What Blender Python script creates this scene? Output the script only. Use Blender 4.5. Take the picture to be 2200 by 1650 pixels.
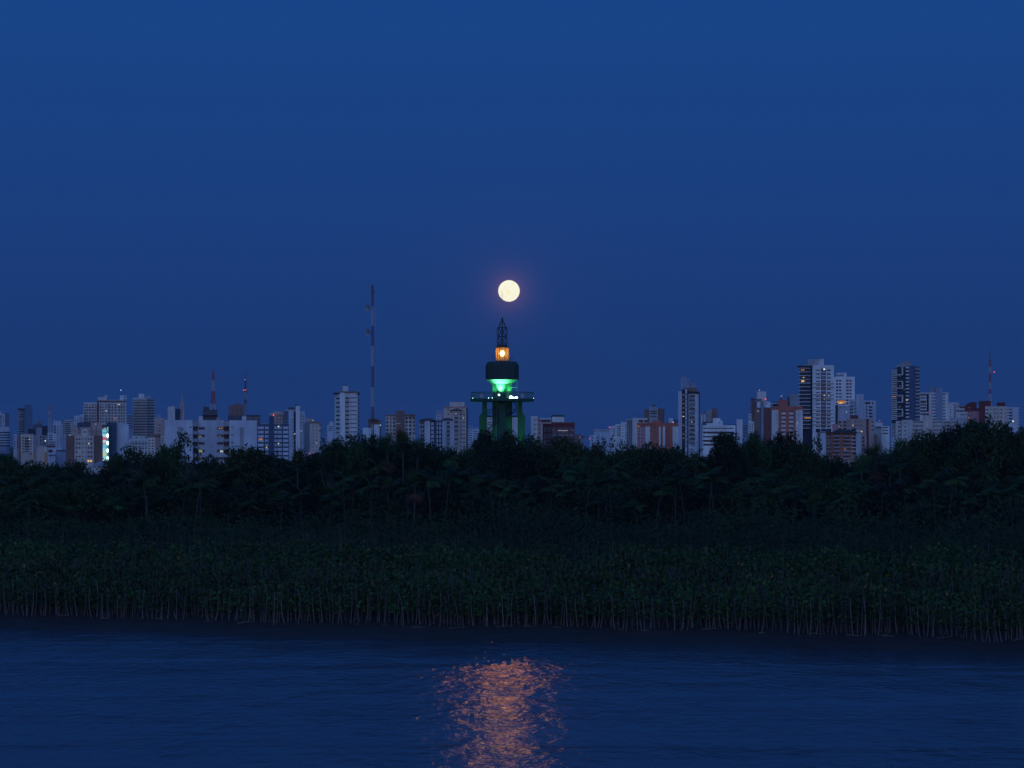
import bpy, math, random
import numpy as np
from mathutils import Vector, Matrix

for _o in list(bpy.data.objects):
    bpy.data.objects.remove(_o)
SC = bpy.context.scene
COL = SC.collection

# ------------------------------------------------------------------ camera
F, CAM_H, HOR = 5045.0, 20.0, 945.0        # focal length in photo pixels, eye height, horizon row
cam_d = bpy.data.cameras.new('camera')
cam = bpy.data.objects.new('camera', cam_d)
COL.objects.link(cam)
cam.location = (0, 0, CAM_H)
cam.rotation_euler = (math.pi / 2, 0, 0)
cam_d.sensor_width = 36.0
cam_d.lens = 36.0 * F / 2200.0
cam_d.shift_y = (HOR - 825.0) / 2200.0
cam_d.clip_start = 1.0
cam_d.clip_end = 90000.0
SC.camera = cam

MOON_PX, MOON_PY = 1093.5, 625.0
MOON_DIR = Vector(((MOON_PX - 1100) / F, 1.0, (HOR - MOON_PY) / F)).normalized()

# ------------------------------------------------------------------ world: dusk sky
world = bpy.data.worlds.new('World')
SC.world = world
world.use_nodes = True
wn, wl = world.node_tree.nodes, world.node_tree.links
bg = wn['Background']
sky = wn.new('ShaderNodeTexSky')
sky.sky_type = 'NISHITA'
sky.sun_disc = False
sky.sun_elevation = math.radians(-1.2)     # sun just set, behind the camera
sky.sun_rotation = math.radians(180)
sky.dust_density = 2.0
sky.ozone_density = 2.9
tc = wn.new('ShaderNodeTexCoord')
sep = wn.new('ShaderNodeSeparateXYZ')
wl.new(tc.outputs['Generated'], sep.inputs[0])
ramp = wn.new('ShaderNodeValToRGB')
cr = ramp.color_ramp
cr.elements[0].position = 0.0
cr.elements[0].color = (0.0085, 0.0335, 0.148, 1)
cr.elements[1].position = 1.0
cr.elements[1].color = (0.008, 0.045, 0.200, 1)
for pos, c in ((0.034, (0.0092, 0.0385, 0.166)), (0.09, (0.0105, 0.0470, 0.200)), (0.18, (0.0090, 0.0580, 0.242)), (0.4, (0.008, 0.055, 0.235))):
    e = cr.elements.new(pos)
    e.color = (*c, 1)
wl.new(sep.outputs['Z'], ramp.inputs[0])
add = wn.new('ShaderNodeVectorMath'); add.operation = 'ADD'
sc_sky = wn.new('ShaderNodeVectorMath'); sc_sky.operation = 'SCALE'
sc_sky.inputs[3].default_value = 1.0
wl.new(sky.outputs[0], sc_sky.inputs[0])
# afterglow belongs to the western half of the sky (behind the camera); the east is already in the earth's shadow
west = wn.new('ShaderNodeMapRange'); west.interpolation_type = 'SMOOTHSTEP'
west.inputs['From Min'].default_value = 0.25; west.inputs['From Max'].default_value = -0.9
west.inputs['To Min'].default_value = 0.0; west.inputs['To Max'].default_value = 2.4
wl.new(sep.outputs['Y'], west.inputs[0]); wl.new(west.outputs[0], sc_sky.inputs[3])
wl.new(ramp.outputs[0], add.inputs[0])
# aureole of the air round the moon
dotn = wn.new('ShaderNodeVectorMath'); dotn.operation = 'DOT_PRODUCT'
nrm = wn.new('ShaderNodeVectorMath'); nrm.operation = 'NORMALIZE'
wl.new(tc.outputs['Generated'], nrm.inputs[0])
wl.new(nrm.outputs[0], dotn.inputs[0])
dotn.inputs[1].default_value = MOON_DIR
ac = wn.new('ShaderNodeMath'); ac.operation = 'ARCCOSINE'; ac.use_clamp = False
wl.new(dotn.outputs['Value'], ac.inputs[0])
def wexp(k, colour):
    m = wn.new('ShaderNodeMath'); m.operation = 'MULTIPLY'; m.inputs[1].default_value = -k
    wl.new(ac.outputs[0], m.inputs[0])
    x = wn.new('ShaderNodeMath'); x.operation = 'EXPONENT'
    wl.new(m.outputs[0], x.inputs[0])
    s = wn.new('ShaderNodeVectorMath'); s.operation = 'SCALE'
    s.inputs[0].default_value = colour
    wl.new(x.outputs[0], s.inputs[3])
    return s
g1 = wexp(260.0, (0.20, 0.062, 0.014))
g2 = wexp(55.0, (0.008, 0.0025, 0.004))
a2 = wn.new('ShaderNodeVectorMath'); a2.operation = 'ADD'
a3 = wn.new('ShaderNodeVectorMath'); a3.operation = 'ADD'
wl.new(g1.outputs[0], a2.inputs[0]); wl.new(g2.outputs[0], a2.inputs[1])
wl.new(sc_sky.outputs[0], add.inputs[1])
wl.new(add.outputs[0], a3.inputs[0]); wl.new(a2.outputs[0], a3.inputs[1])
wl.new(a3.outputs[0], bg.inputs[0])
bg.inputs[1].default_value = 1.0

# moonlight
sun_d = bpy.data.lights.new('moonlight', 'SUN')
sun_d.energy = 0.01
sun_d.angle = math.radians(0.53)
sun_d.color = (1.0, 0.72, 0.42)
sun = bpy.data.objects.new('moonlight', sun_d)
COL.objects.link(sun)
sun.rotation_euler = MOON_DIR.to_track_quat('Z', 'Y').to_euler()
sun.location = MOON_DIR * 900

SC.view_settings.view_transform = 'Standard'
SC.view_settings.look = 'None'
SC.view_settings.exposure = 0.0
SC.view_settings.gamma = 1.0
SC.view_settings.use_curve_mapping = False
SC.render.engine = 'CYCLES'
SC.cycles.max_bounces = 4
SC.cycles.diffuse_bounces = 1
SC.cycles.glossy_bounces = 3
SC.cycles.transparent_max_bounces = 12
SC.cycles.caustics_reflective = False
SC.cycles.caustics_refractive = False
SC.cycles.use_denoising = True

# ------------------------------------------------------------------ helpers
RNG = random.Random(11)

def P(px, py, d):
    return Vector(((px - 1100) / F * d, d, CAM_H + (HOR - py) / F * d))

def tag(o, label=None, cat=None, group=None, kind=None):
    if label: o['label'] = label
    if cat: o['category'] = cat
    if group: o['group'] = group
    if kind: o['kind'] = kind
    return o

def root(name, loc, label, cat, group=None):
    o = bpy.data.objects.new(name, None)
    o.empty_display_size = 0.5
    COL.objects.link(o)
    o.location = loc
    return tag(o, label, cat, group)

def link_mesh(name, me, parent=None, mat=None):
    o = bpy.data.objects.new(name, me)
    COL.objects.link(o)
    if parent is not None:
        o.parent = parent
    if mat is not None and not me.materials:
        me.materials.append(mat)
    return o

class MB:
    """collects world-space shapes and links them as one mesh object"""
    def __init__(s):
        s.v, s.f = [], []
    def quad(s, a, b, c, d):
        n = len(s.v); s.v += [a, b, c, d]; s.f.append((n, n + 1, n + 2, n + 3))
    def box(s, x0, x1, y0, y1, z0, z1):
        n = len(s.v)
        s.v += [(x0, y0, z0), (x1, y0, z0), (x1, y1, z0), (x0, y1, z0), (x0, y0, z1), (x1, y0, z1), (x1, y1, z1), (x0, y1, z1)]
        s.f += [(n, n + 3, n + 2, n + 1), (n + 4, n + 5, n + 6, n + 7), (n, n + 1, n + 5, n + 4), (n + 1, n + 2, n + 6, n + 5), (n + 2, n + 3, n + 7, n + 6), (n + 3, n, n + 4, n + 7)]
    def prism(s, pts, z0, z1):
        n, k = len(s.v), len(pts)
        s.v += [(p[0], p[1], z0) for p in pts] + [(p[0], p[1], z1) for p in pts]
        s.f.append(tuple(range(n + k - 1, n - 1, -1))); s.f.append(tuple(range(n + k, n + 2 * k)))
        for i in range(k):
            j = (i + 1) % k
            s.f.append((n + i, n + j, n + k + j, n + k + i))
    def tube(s, a, b, r0, r1=None, k=5):
        a, b = Vector(a), Vector(b); r1 = r0 if r1 is None else r1
        d = (b - a).normalized()
        u = d.orthogonal().normalized(); w = d.cross(u)
        n = len(s.v)
        for p, r in ((a, r0), (b, r1)):
            for i in range(k):
                t = 2 * math.pi * i / k
                s.v.append(tuple(p + (u * math.cos(t) + w * math.sin(t)) * r))
        for i in range(k):
            j = (i + 1) % k
            s.f.append((n + i, n + j, n + k + j, n + k + i))
        s.f.append(tuple(range(n + k - 1, n - 1, -1))); s.f.append(tuple(range(n + k, n + 2 * k)))
    def path(s, pts, r, k=5):
        for i in range(len(pts) - 1):
            ra = r[i] if isinstance(r, (list, tuple)) else r
            rb = r[i + 1] if isinstance(r, (list, tuple)) else r
            s.tube(pts[i], pts[i + 1], ra, rb, k)
    def lathe(s, c, prof, k=24, close=True, a0=0.0):
        n, m = len(s.v), len(prof)
        for r, z in prof:
            for i in range(k):
                t = a0 + 2 * math.pi * i / k
                s.v.append((c[0] + r * math.cos(t), c[1] + r * math.sin(t), z))
        for q in range(m - 1):
            for i in range(k):
                j = (i + 1) % k
                s.f.append((n + q * k + i, n + q * k + j, n + (q + 1) * k + j, n + (q + 1) * k + i))
        if close:
            s.f.append(tuple(range(n + k - 1, n - 1, -1)))
            s.f.append(tuple(range(n + (m - 1) * k, n + m * k)))
    def sphere(s, c, r, k=10, h=6, sz=1.0):
        prof = [(max(r * math.sin(math.pi * (i / h)), 0.001), c[2] - sz * r * math.cos(math.pi * i / h)) for i in range(h + 1)]
        s.lathe(c, prof, k, False)
    def build(s, name, mat, parent=None, smooth=False):
        off = parent.matrix_world.translation if parent is not None else Vector()
        if parent is not None:
            off = Vector(parent.location)
            q = parent.parent
            while q is not None:
                off += Vector(q.location); q = q.parent
        me = bpy.data.meshes.new(name)
        me.from_pydata([(p[0] - off[0], p[1] - off[1], p[2] - off[2]) for p in s.v], [], s.f)
        if smooth:
            me.polygons.foreach_set('use_smooth', [True] * len(me.polygons))
        me.materials.append(mat)
        return link_mesh(name, me, parent)

def np_mesh(name, verts, quads, mat, smooth=False):
    me = bpy.data.meshes.new(name)
    me.vertices.add(len(verts)); me.vertices.foreach_set('co', verts.astype(np.float32).ravel())
    k = quads.shape[1]
    me.loops.add(quads.size); me.loops.foreach_set('vertex_index', quads.astype(np.int32).ravel())
    me.polygons.add(len(quads))
    me.polygons.foreach_set('loop_start', np.arange(0, quads.size, k, dtype=np.int32))
    me.polygons.foreach_set('loop_total', np.full(len(quads), k, dtype=np.int32))
    me.update(calc_edges=True)
    me.materials.append(mat)
    return me

# ------------------------------------------------------------------ materials
def new_mat(name):
    m = bpy.data.materials.new(name); m.use_nodes = True
    return m, m.node_tree.nodes, m.node_tree.links, m.node_tree.nodes['Principled BSDF']

def plain(name, c, rough=0.7, metal=0.0, spec=0.3):
    m, n, l, b = new_mat(name)
    b.inputs['Base Color'].default_value = (*c, 1); b.inputs['Roughness'].default_value = rough
    b.inputs['Metallic'].default_value = metal; b.inputs['Specular IOR Level'].default_value = spec
    return m

def wall_mat(name, c, dirt=0.35, scale=0.22):
    """painted render with rain streaks and uneven ageing"""
    m, n, l, b = new_mat(name)
    tcn = n.new('ShaderNodeTexCoord')
    mp = n.new('ShaderNodeMapping'); mp.inputs['Scale'].default_value = (scale * 2.2, scale * 2.2, scale * 0.25)
    l.new(tcn.outputs['Object'], mp.inputs[0])
    nz = n.new('ShaderNodeTexNoise'); nz.inputs['Scale'].default_value = 1.0; nz.inputs['Detail'].default_value = 5
    l.new(mp.outputs[0], nz.inputs[0])
    nz2 = n.new('ShaderNodeTexNoise'); nz2.inputs['Scale'].default_value = 0.12; nz2.inputs['Detail'].default_value = 3
    l.new(tcn.outputs['Object'], nz2.inputs[0])
    mul = n.new('ShaderNodeMath'); mul.operation = 'MULTIPLY'
    l.new(nz.outputs['Fac'], mul.inputs[0]); l.new(nz2.outputs['Fac'], mul.inputs[1])
    mr = n.new('ShaderNodeMapRange'); mr.inputs['From Min'].default_value = 0.12; mr.inputs['From Max'].default_value = 0.42
    l.new(mul.outputs[0], mr.inputs[0])
    mix = n.new('ShaderNodeMix'); mix.data_type = 'RGBA'
    l.new(mr.outputs[0], mix.inputs['Factor'])
    mix.inputs[6].default_value = (c[0] * (1 - dirt), c[1] * (1 - dirt), c[2] * (1 - dirt), 1)
    mix.inputs[7].default_value = (*c, 1)
    oi = n.new('ShaderNodeObjectInfo')
    hs = n.new('ShaderNodeHueSaturation')
    mv = n.new('ShaderNodeMapRange'); mv.inputs['To Min'].default_value = 0.88; mv.inputs['To Max'].default_value = 1.08
    l.new(oi.outputs['Random'], mv.inputs[0]); l.new(mv.outputs[0], hs.inputs['Value'])
    l.new(mix.outputs[2], hs.inputs['Color'])
    l.new(hs.outputs[0], b.inputs['Base Color'])
    b.inputs['Roughness'].default_value = 0.85; b.inputs['Specular IOR Level'].default_value = 0.2
    return m

def emit(name, c, s):
    m, n, l, b = new_mat(name)
    b.inputs['Base Color'].default_value = (0.02, 0.02, 0.02, 1)
    b.inputs['Emission Color'].default_value = (*c, 1); b.inputs['Emission Strength'].default_value = s
    m.cycles.emission_sampling = 'NONE'
    return m

def leaf_mat(name, c, var=0.35, rough=0.6, spec=0.12, dry=None):
    m, n, l, b = new_mat(name)
    geo = n.new('ShaderNodeNewGeometry'); oi = n.new('ShaderNodeObjectInfo')
    av = n.new('ShaderNodeMath'); av.operation = 'ADD'
    l.new(geo.outputs['Random Per Island'], av.inputs[0]); l.new(oi.outputs['Random'], av.inputs[1])
    mr = n.new('ShaderNodeMapRange'); mr.inputs['From Max'].default_value = 2.0
    mr.inputs['To Min'].default_value = 1 - var; mr.inputs['To Max'].default_value = 1 + var
    l.new(av.outputs[0], mr.inputs[0])
    hs = n.new('ShaderNodeHueSaturation'); hs.inputs['Color'].default_value = (*c, 1)
    hr = n.new('ShaderNodeMapRange'); hr.inputs['To Min'].default_value = 0.47; hr.inputs['To Max'].default_value = 0.535
    l.new(oi.outputs['Random'], hr.inputs[0]); l.new(hr.outputs[0], hs.inputs['Hue'])
    pn_ = n.new('ShaderNodeTexNoise'); pn_.inputs['Scale'].default_value = 0.11; pn_.inputs['Detail'].default_value = 3
    l.new(geo.outputs['Position'], pn_.inputs[0])
    pr_ = n.new('ShaderNodeMapRange'); pr_.inputs['From Min'].default_value = 0.32; pr_.inputs['From Max'].default_value = 0.68
    pr_.inputs['To Min'].default_value = 0.5; pr_.inputs['To Max'].default_value = 1.35
    l.new(pn_.outputs['Fac'], pr_.inputs[0])
    mu_ = n.new('ShaderNodeMath'); mu_.operation = 'MULTIPLY'
    l.new(mr.outputs[0], mu_.inputs[0]); l.new(pr_.outputs[0], mu_.inputs[1])
    l.new(mu_.outputs[0], hs.inputs['Value'])
    out = hs.outputs[0]
    if dry is not None:      # a few yellowed leaves
        gt = n.new('ShaderNodeMath'); gt.operation = 'GREATER_THAN'; gt.inputs[1].default_value = 0.985
        l.new(geo.outputs['Random Per Island'], gt.inputs[0])
        mx = n.new('ShaderNodeMix'); mx.data_type = 'RGBA'
        l.new(gt.outputs[0], mx.inputs['Factor']); l.new(out, mx.inputs[6]); mx.inputs[7].default_value = (*dry, 1)
        out = mx.outputs[2]
    l.new(out, b.inputs['Base Color'])
    b.inputs['Roughness'].default_value = rough; b.inputs['Specular IOR Level'].default_value = spec
    return m

def bark_mat(name, c):
    m, n, l, b = new_mat(name)
    tcn = n.new('ShaderNodeTexCoord')
    nz = n.new('ShaderNodeTexNoise'); nz.inputs['Scale'].default_value = 1.7; nz.inputs['Detail'].default_value = 4
    l.new(tcn.outputs['Object'], nz.inputs[0])
    oi = n.new('ShaderNodeObjectInfo')
    hs = n.new('ShaderNodeHueSaturation'); hs.inputs['Color'].default_value = (*c, 1)
    ad = n.new('ShaderNodeMath'); ad.operation = 'ADD'
    l.new(nz.outputs['Fac'], ad.inputs[0]); l.new(oi.outputs['Random'], ad.inputs[1])
    mr = n.new('ShaderNodeMapRange'); mr.inputs['From Min'].default_value = 0.3; mr.inputs['From Max'].default_value = 1.6
    mr.inputs['To Min'].default_value = 0.45; mr.inputs['To Max'].default_value = 1.35
    l.new(ad.outputs[0], mr.inputs[0]); l.new(mr.outputs[0], hs.inputs['Value'])
    l.new(hs.outputs[0], b.inputs['Base Color']); b.inputs['Roughness'].default_value = 0.8
    return m

WHITE = wall_mat('white_render', (0.74, 0.74, 0.76))
OFFW = wall_mat('off_white_render', (0.64, 0.61, 0.61))
PALEB = wall_mat('pale_blue_render', (0.52, 0.56, 0.66))
MIDB = wall_mat('mid_blue_render', (0.26, 0.32, 0.46))
BLUE = wall_mat('dark_blue_render', (0.07, 0.10, 0.19))
CREAM = wall_mat('cream_render', (0.66, 0.55, 0.50))
TAN = wall_mat('tan_render', (0.48, 0.36, 0.33))
BROWN = wall_mat('brown_render', (0.24, 0.14, 0.12))
CORAL = wall_mat('coral_render', (0.46, 0.14, 0.10))
PINK = wall_mat('pink_render', (0.50, 0.25, 0.26))
DRED = wall_mat('dark_red_render', (0.17, 0.035, 0.04))
GREY = wall_mat('grey_concrete', (0.34, 0.35, 0.39))
DGREY = wall_mat('dark_grey_concrete', (0.10, 0.10, 0.13))
NAVY = wall_mat('navy_cladding', (0.022, 0.030, 0.060))
OCHRE = wall_mat('ochre_render', (0.45, 0.28, 0.10))
TILE = wall_mat('dark_roof_tiles', (0.07, 0.055, 0.06), scale=0.8)
GLASS = plain('window_glass', (0.012, 0.014, 0.022), 0.35, 0, 0.35)
BGLASS = plain('blue_curtain_glass', (0.02, 0.03, 0.07), 0.3, 0, 0.5)
GGLASS = plain('greenish_curtain_glass', (0.06, 0.09, 0.10), 0.3, 0, 0.5)
CURT = plain('curtained_window', (0.16, 0.15, 0.17), 0.8)
RED = plain('red_mast_paint', (0.42, 0.05, 0.04), 0.6)
MWHITE = plain('white_mast_paint', (0.45, 0.43, 0.43), 0.6)
MRED = plain('faded_red_mast_paint', (0.20, 0.06, 0.06), 0.6)
STEEL = plain('dark_steel', (0.05, 0.05, 0.06), 0.5, 0.3)
L_WARM = emit('lit_window_warm', (1.0, 0.62, 0.22), 0.8)
L_ORNG = emit('lit_window_orange', (1.0, 0.38, 0.10), 0.4)
L_WHITE = emit('lit_window_white', (0.95, 0.95, 0.8), 0.55)
L_YEL = emit('lit_window_yellow', (0.8, 0.85, 0.25), 0.32)
L_DIM = emit('lit_window_dim', (0.8, 0.62, 0.5), 0.15)
L_RED = emit('warning_lamp_red', (1.0, 0.10, 0.07), 1.3)
L_PINK = emit('warning_lamp_pale', (1.0, 0.72, 0.75), 0.7)
L_BLUE = emit('cool_white_lamp', (0.75, 0.9, 1.0), 1.2)

# ------------------------------------------------------------------ setting: river, mud bank, ground
def shore(x):
    return 232.0 - 62.0 * math.tanh(x / 218.0) + 1.2 * math.sin(x * 0.09) + 0.7 * math.sin(x * 0.31 + 1.0)

def ground_z(s):
    pts = [(-12, -1.6), (0, -0.05), (6, 0.22), (14, 0.62), (30, 1.0), (120, 1.6), (260, 2.2), (500, 4.0), (900, 5.0), (90000, 5.0)]
    for (a, za), (b, zb) in zip(pts, pts[1:]):
        if s <= b:
            return za + (zb - za) * (s - a) / (b - a)
    return 5.0

def water_mat():
    m, n, l, b = new_mat('river_water')
    b.inputs['Base Color'].default_value = (0.038, 0.040, 0.062, 1)
    b.inputs['Roughness'].default_value = 0.2
    b.inputs['IOR'].default_value = 1.333
    b.inputs['Specular IOR Level'].default_value = 0.5
    t = n.new('ShaderNodeTexCoord')
    def nz(sx, sy, detail, rough=0.55, dist=0.0, rot=0.0):
        mp = n.new('ShaderNodeMapping'); mp.inputs['Scale'].default_value = (sx, sy, 1); mp.inputs['Rotation'].default_value = (0, 0, rot)
        l.new(t.outputs['Object'], mp.inputs[0])
        x = n.new('ShaderNodeTexNoise'); x.inputs['Scale'].default_value = 1.0; x.inputs['Detail'].default_value = detail
        x.inputs['Roughness'].default_value = rough; x.inputs['Distortion'].default_value = dist
        l.new(mp.outputs[0], x.inputs[0])
        return x.outputs['Fac']
    small = nz(0.95, 0.55, 3.0, 0.6, 0.4, 0.25)
    mid = nz(0.24, 0.11, 2.0, 0.5, 0.3, -0.12)
    patch = nz(0.012, 0.05, 2.0, 0.5, 0.6, 0.1)
    lines = nz(0.055, 0.42, 3.0, 0.55, 0.8, 0.06)
    pr = n.new('ShaderNodeMapRange'); pr.inputs['From Min'].default_value = 0.3; pr.inputs['From Max'].default_value = 0.7
    pr.inputs['To Min'].default_value = 0.55; pr.inputs['To Max'].default_value = 1.25
    l.new(patch, pr.inputs[0])
    a = n.new('ShaderNodeMath'); a.operation = 'MULTIPLY_ADD'; a.inputs[1].default_value = 2.2
    l.new(mid, a.inputs[0]); l.new(small, a.inputs[2])
    a_ = n.new('ShaderNodeMath'); a_.operation = 'MULTIPLY_ADD'; a_.inputs[1].default_value = 0.5
    l.new(lines, a_.inputs[0]); l.new(a.outputs[0], a_.inputs[2]); a = a_
    h = n.new('ShaderNodeMath'); h.operation = 'MULTIPLY'
    l.new(a.outputs[0], h.inputs[0]); l.new(pr.outputs[0], h.inputs[1])
    bp = n.new('ShaderNodeBump'); bp.inputs['Strength'].default_value = 1.0; bp.inputs['Distance'].default_value = WAVE
    l.new(h.outputs[0], bp.inputs['Height'])
    l.new(bp.outputs[0], b.inputs['Normal'])
    return m

WAVE = 0.14
mb = MB()
mb.quad((-3400, -600, 0), (3400, -600, 0), (3400, 420, 0), (-3400, 420, 0))
tag(mb.build('river', water_mat()), kind='structure')

def mud_mat():
    m, n, l, b = new_mat('wet_mud')
    t = n.new('ShaderNodeTexCoord')
    mp = n.new('ShaderNodeMapping'); mp.inputs['Scale'].default_value = (0.25, 0.8, 1)
    l.new(t.outputs['Object'], mp.inputs[0])
    x = n.new('ShaderNodeTexNoise'); x.inputs['Scale'].default_value = 0.8; x.inputs['Detail'].default_value = 6
    l.new(mp.outputs[0], x.inputs[0])
    r = n.new('ShaderNodeValToRGB'); r.color_ramp.elements[0].position = 0.35; r.color_ramp.elements[1].position = 0.7
    r.color_ramp.elements[0].color = (0.034, 0.025, 0.022, 1); r.color_ramp.elements[1].color = (0.060, 0.044, 0.038, 1)
    l.new(x.outputs['Fac'], r.inputs[0]); l.new(r.outputs[0], b.inputs['Base Color'])
    rr = n.new('ShaderNodeMapRange'); rr.inputs['To Min'].default_value = 0.45; rr.inputs['To Max'].default_value = 0.85
    l.new(x.outputs['Fac'], rr.inputs[0]); l.new(rr.outputs[0], b.inputs['Roughness'])
    bp = n.new('ShaderNodeBump'); bp.inputs['Strength'].default_value = 0.8; bp.inputs['Distance'].default_value = 0.12
    l.new(x.outputs['Fac'], bp.inputs['Height']); l.new(bp.outputs[0], b.inputs['Normal'])
    b.inputs['Specular IOR Level'].default_value = 0.12
    return m

def ground_sheet(name, s_list, x_list, mat, jit):
    v, f = [], []
    for s in s_list:
        for x in x_list:
            j = jit * (math.sin(x * 0.7 + s * 0.9) + 0.6 * math.sin(x * 1.9 - s * 0.5 + 2) + 0.4 * math.sin(x * 4.1 + s * 2.3)) * (1 if 0 < s < 19 else 0)
            v.append((x, shore(x) + s, ground_z(s) + j))
    k = len(x_list)
    for a in range(len(s_list) - 1):
        for c in range(k - 1):
            f.append((a * k + c, a * k + c + 1, (a + 1) * k + c + 1, (a + 1) * k + c))
    me = bpy.data.meshes.new(name); me.from_pydata(v, [], f)
    me.polygons.foreach_set('use_smooth', [True] * len(f)); me.materials.append(mat)
    return tag(link_mesh(name, me), kind='structure')

fine_x = [-3400, -2000, -900, -500, -300, -200] + [-150 + 0.8 * i for i in range(376)] + [200, 300, 500, 900, 2000, 3400]
ground_sheet('mud_bank', [-12, -6, -3, -1, 0, 1, 2, 3, 4, 5, 6, 7, 8, 9, 10, 11, 12, 13, 14, 15, 16, 17, 18, 19, 20], fine_x, mud_mat(), 0.035)
gm = wall_mat('forest_soil', (0.016, 0.013, 0.010), scale=0.5)  # soil colour darkened to hold the shade beneath the plants
coarse_x = [-3400, -2000, -900, -500, -300, -200] + [-150 + 10 * i for i in range(31)] + [200, 300, 500, 900, 2000, 3400]
ground_sheet('ground', [20, 30, 60, 120, 200, 260, 400, 500, 700, 900, 2000, 4600], coarse_x, gm, 0)

# ------------------------------------------------------------------ moon
def moon_mat():
    m, n, l, b = new_mat('moon_surface')
    t = n.new('ShaderNodeTexCoord')
    x = n.new('ShaderNodeTexNoise'); x.inputs['Scale'].default_value = 0.0085; x.inputs['Detail'].default_value = 3
    l.new(t.outputs['Object'], x.inputs[0])
    r = n.new('ShaderNodeValToRGB'); r.color_ramp.elements[0].position = 0.36; r.color_ramp.elements[1].position = 0.58
    r.color_ramp.elements[0].color = (1.0, 0.92, 0.64, 1); r.color_ramp.elements[1].color = (1.0, 0.985, 0.80, 1)
    l.new(x.outputs['Fac'], r.inputs[0])
    l.new(r.outputs[0], b.inputs['Emission Color']); b.inputs['Emission Strength'].default_value = 1.0
    b.inputs['Base Color'].default_value = (0, 0, 0, 1); b.inputs['Specular IOR Level'].default_value = 0
    m.cycles.emission_sampling = 'NONE'
    return m
MD = 60000.0
mp_ = P(MOON_PX, MOON_PY, MD)
mb = MB(); mb.sphere((mp_.x, mp_.y, mp_.z), 23.0 / F * MD, 64, 32)
mo = mb.build('moon', moon_mat(), None, True)
for v in mo.data.vertices: v.co -= mp_
mo.location = mp_
tag(mo, 'full pale yellow moon glowing just above the lighthouse spire', 'moon')

# ------------------------------------------------------------------ lighthouse
LD = 570.0
K = LD / F
LX = (1079.0 - 1100) * K
def lz(py): return CAM_H + (HOR - py) * K
LC = (LX, LD)
GZ = ground_z(LD - shore(LX))
PAINT = wall_mat('dark_green_paint', (0.030, 0.085, 0.060), scale=0.6)
PAINT2 = wall_mat('dark_green_cladding', (0.034, 0.062, 0.060), dirt=0.2, scale=0.5)
LATT = plain('lattice_dark_green', (0.012, 0.022, 0.022), 0.5)
RAILM = wall_mat('pale_green_rail', (0.10, 0.22, 0.20), scale=1.5)
PANEL = wall_mat('pale_deck_panel', (0.42, 0.40, 0.46), scale=1.0)
lh = root('lighthouse', (LX, LD, GZ), 'tall green lighthouse tower with round viewing deck and lit orange lantern', 'lighthouse')

def part(name, fn, mat, parent=lh, smooth=False):
    m = MB(); fn(m); return m.build(name, mat, parent, smooth)

r_sh = 21.3 * K
part('shaft', lambda m: m.lathe(LC, [(r_sh, GZ), (r_sh, lz(822))], 28), PAINT, smooth=False)
tank = part('tank', lambda m: m.lathe(LC, [(22 * K, lz(824.6)), (33.5 * K, lz(816.2)), (35.6 * K, lz(816)), (35.6 * K, lz(785)), (31 * K, lz(777.5)), (10 * K, lz(776.2))], 14, True, 0.1), PAINT2)
part('tank_seam', lambda m: [m.tube((LX + 35.75 * K * math.cos(0.1 + 2 * math.pi * i / 14), LD + 35.75 * K * math.sin(0.1 + 2 * math.pi * i / 14), lz(815.5)), (LX + 35.75 * K * math.cos(0.1 + 2 * math.pi * i / 14), LD + 35.75 * K * math.sin(0.1 + 2 * math.pi * i / 14), lz(785.5)), 0.035, None, 4) for i in range(14)], PAINT, tank)['kind'] = 'stuff'

# pillars
def pillar(m, ang):
    ca, sa = math.cos(ang), math.sin(ang)
    r0, r1, r2, t = 33 * K, 43 * K, 49.5 * K, 6.5 * K
    prof = [(r0, GZ), (r2, GZ), (r2, lz(895)), (r1, lz(885)), (r1, lz(860)), (r0, lz(860))]
    n = len(m.v)
    for s in (-t, t):
        for r, z in prof:
            m.v.append((LX + r * ca - s * sa, LD + r * sa + s * ca, z))
    k = len(prof)
    m.f.append(tuple(range(n, n + k))); m.f.append(tuple(range(n + 2 * k - 1, n + k - 1, -1)))
    for i in range(k):
        j = (i + 1) % k
        m.f.append((n + i, n + k + i, n + k + j, n + j))
for a in range(4):
    part('pillar', lambda m, a=a: pillar(m, a * math.pi / 2), PAINT)
part('pillar_top', lambda m: m.box(LX - 5 * K, LX + 8 * K, LD - 50 * K, LD - 42.5 * K, lz(860), lz(846)), PAINT)

# viewing deck, railing
RD = 68.3 * K
deck = part('viewing_deck', lambda m: m.lathe(LC, [(RD - 0.5, lz(863.2)), (RD, lz(862.5)), (RD, lz(857.0)), (RD - 0.2, lz(856.6))], 32), PAINT)
NB = 40
def ring(m, r, py, th, k=48):
    pts = [(LX + r * math.cos(2 * math.pi * i / k), LD + r * math.sin(2 * math.pi * i / k), lz(py)) for i in range(k + 1)]
    m.path(pts, th, 4)
part('top_rail', lambda m: ring(m, RD - 0.15, 843.2, 0.075), PAINT)
part('second_rail', lambda m: ring(m, RD - 0.15, 846.0, 0.05), RAILM)
def rail_posts(m):
    for i in range(NB):
        t = 2 * math.pi * i / NB
        x, y = LX + (RD - 0.15) * math.cos(t), LD + (RD - 0.15) * math.sin(t)
        m.tube((x, y, lz(857)), (x, y, lz(843.2)), 0.05, None, 4)
for i in range(NB):
    t = 2 * math.pi * i / NB
    x, y = LX + (RD - 0.15) * math.cos(t), LD + (RD - 0.15) * math.sin(t)
    part('rail_post', lambda m: m.tube((x, y, lz(857)), (x, y, lz(843.2)), 0.05, None, 4), RAILM)
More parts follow.
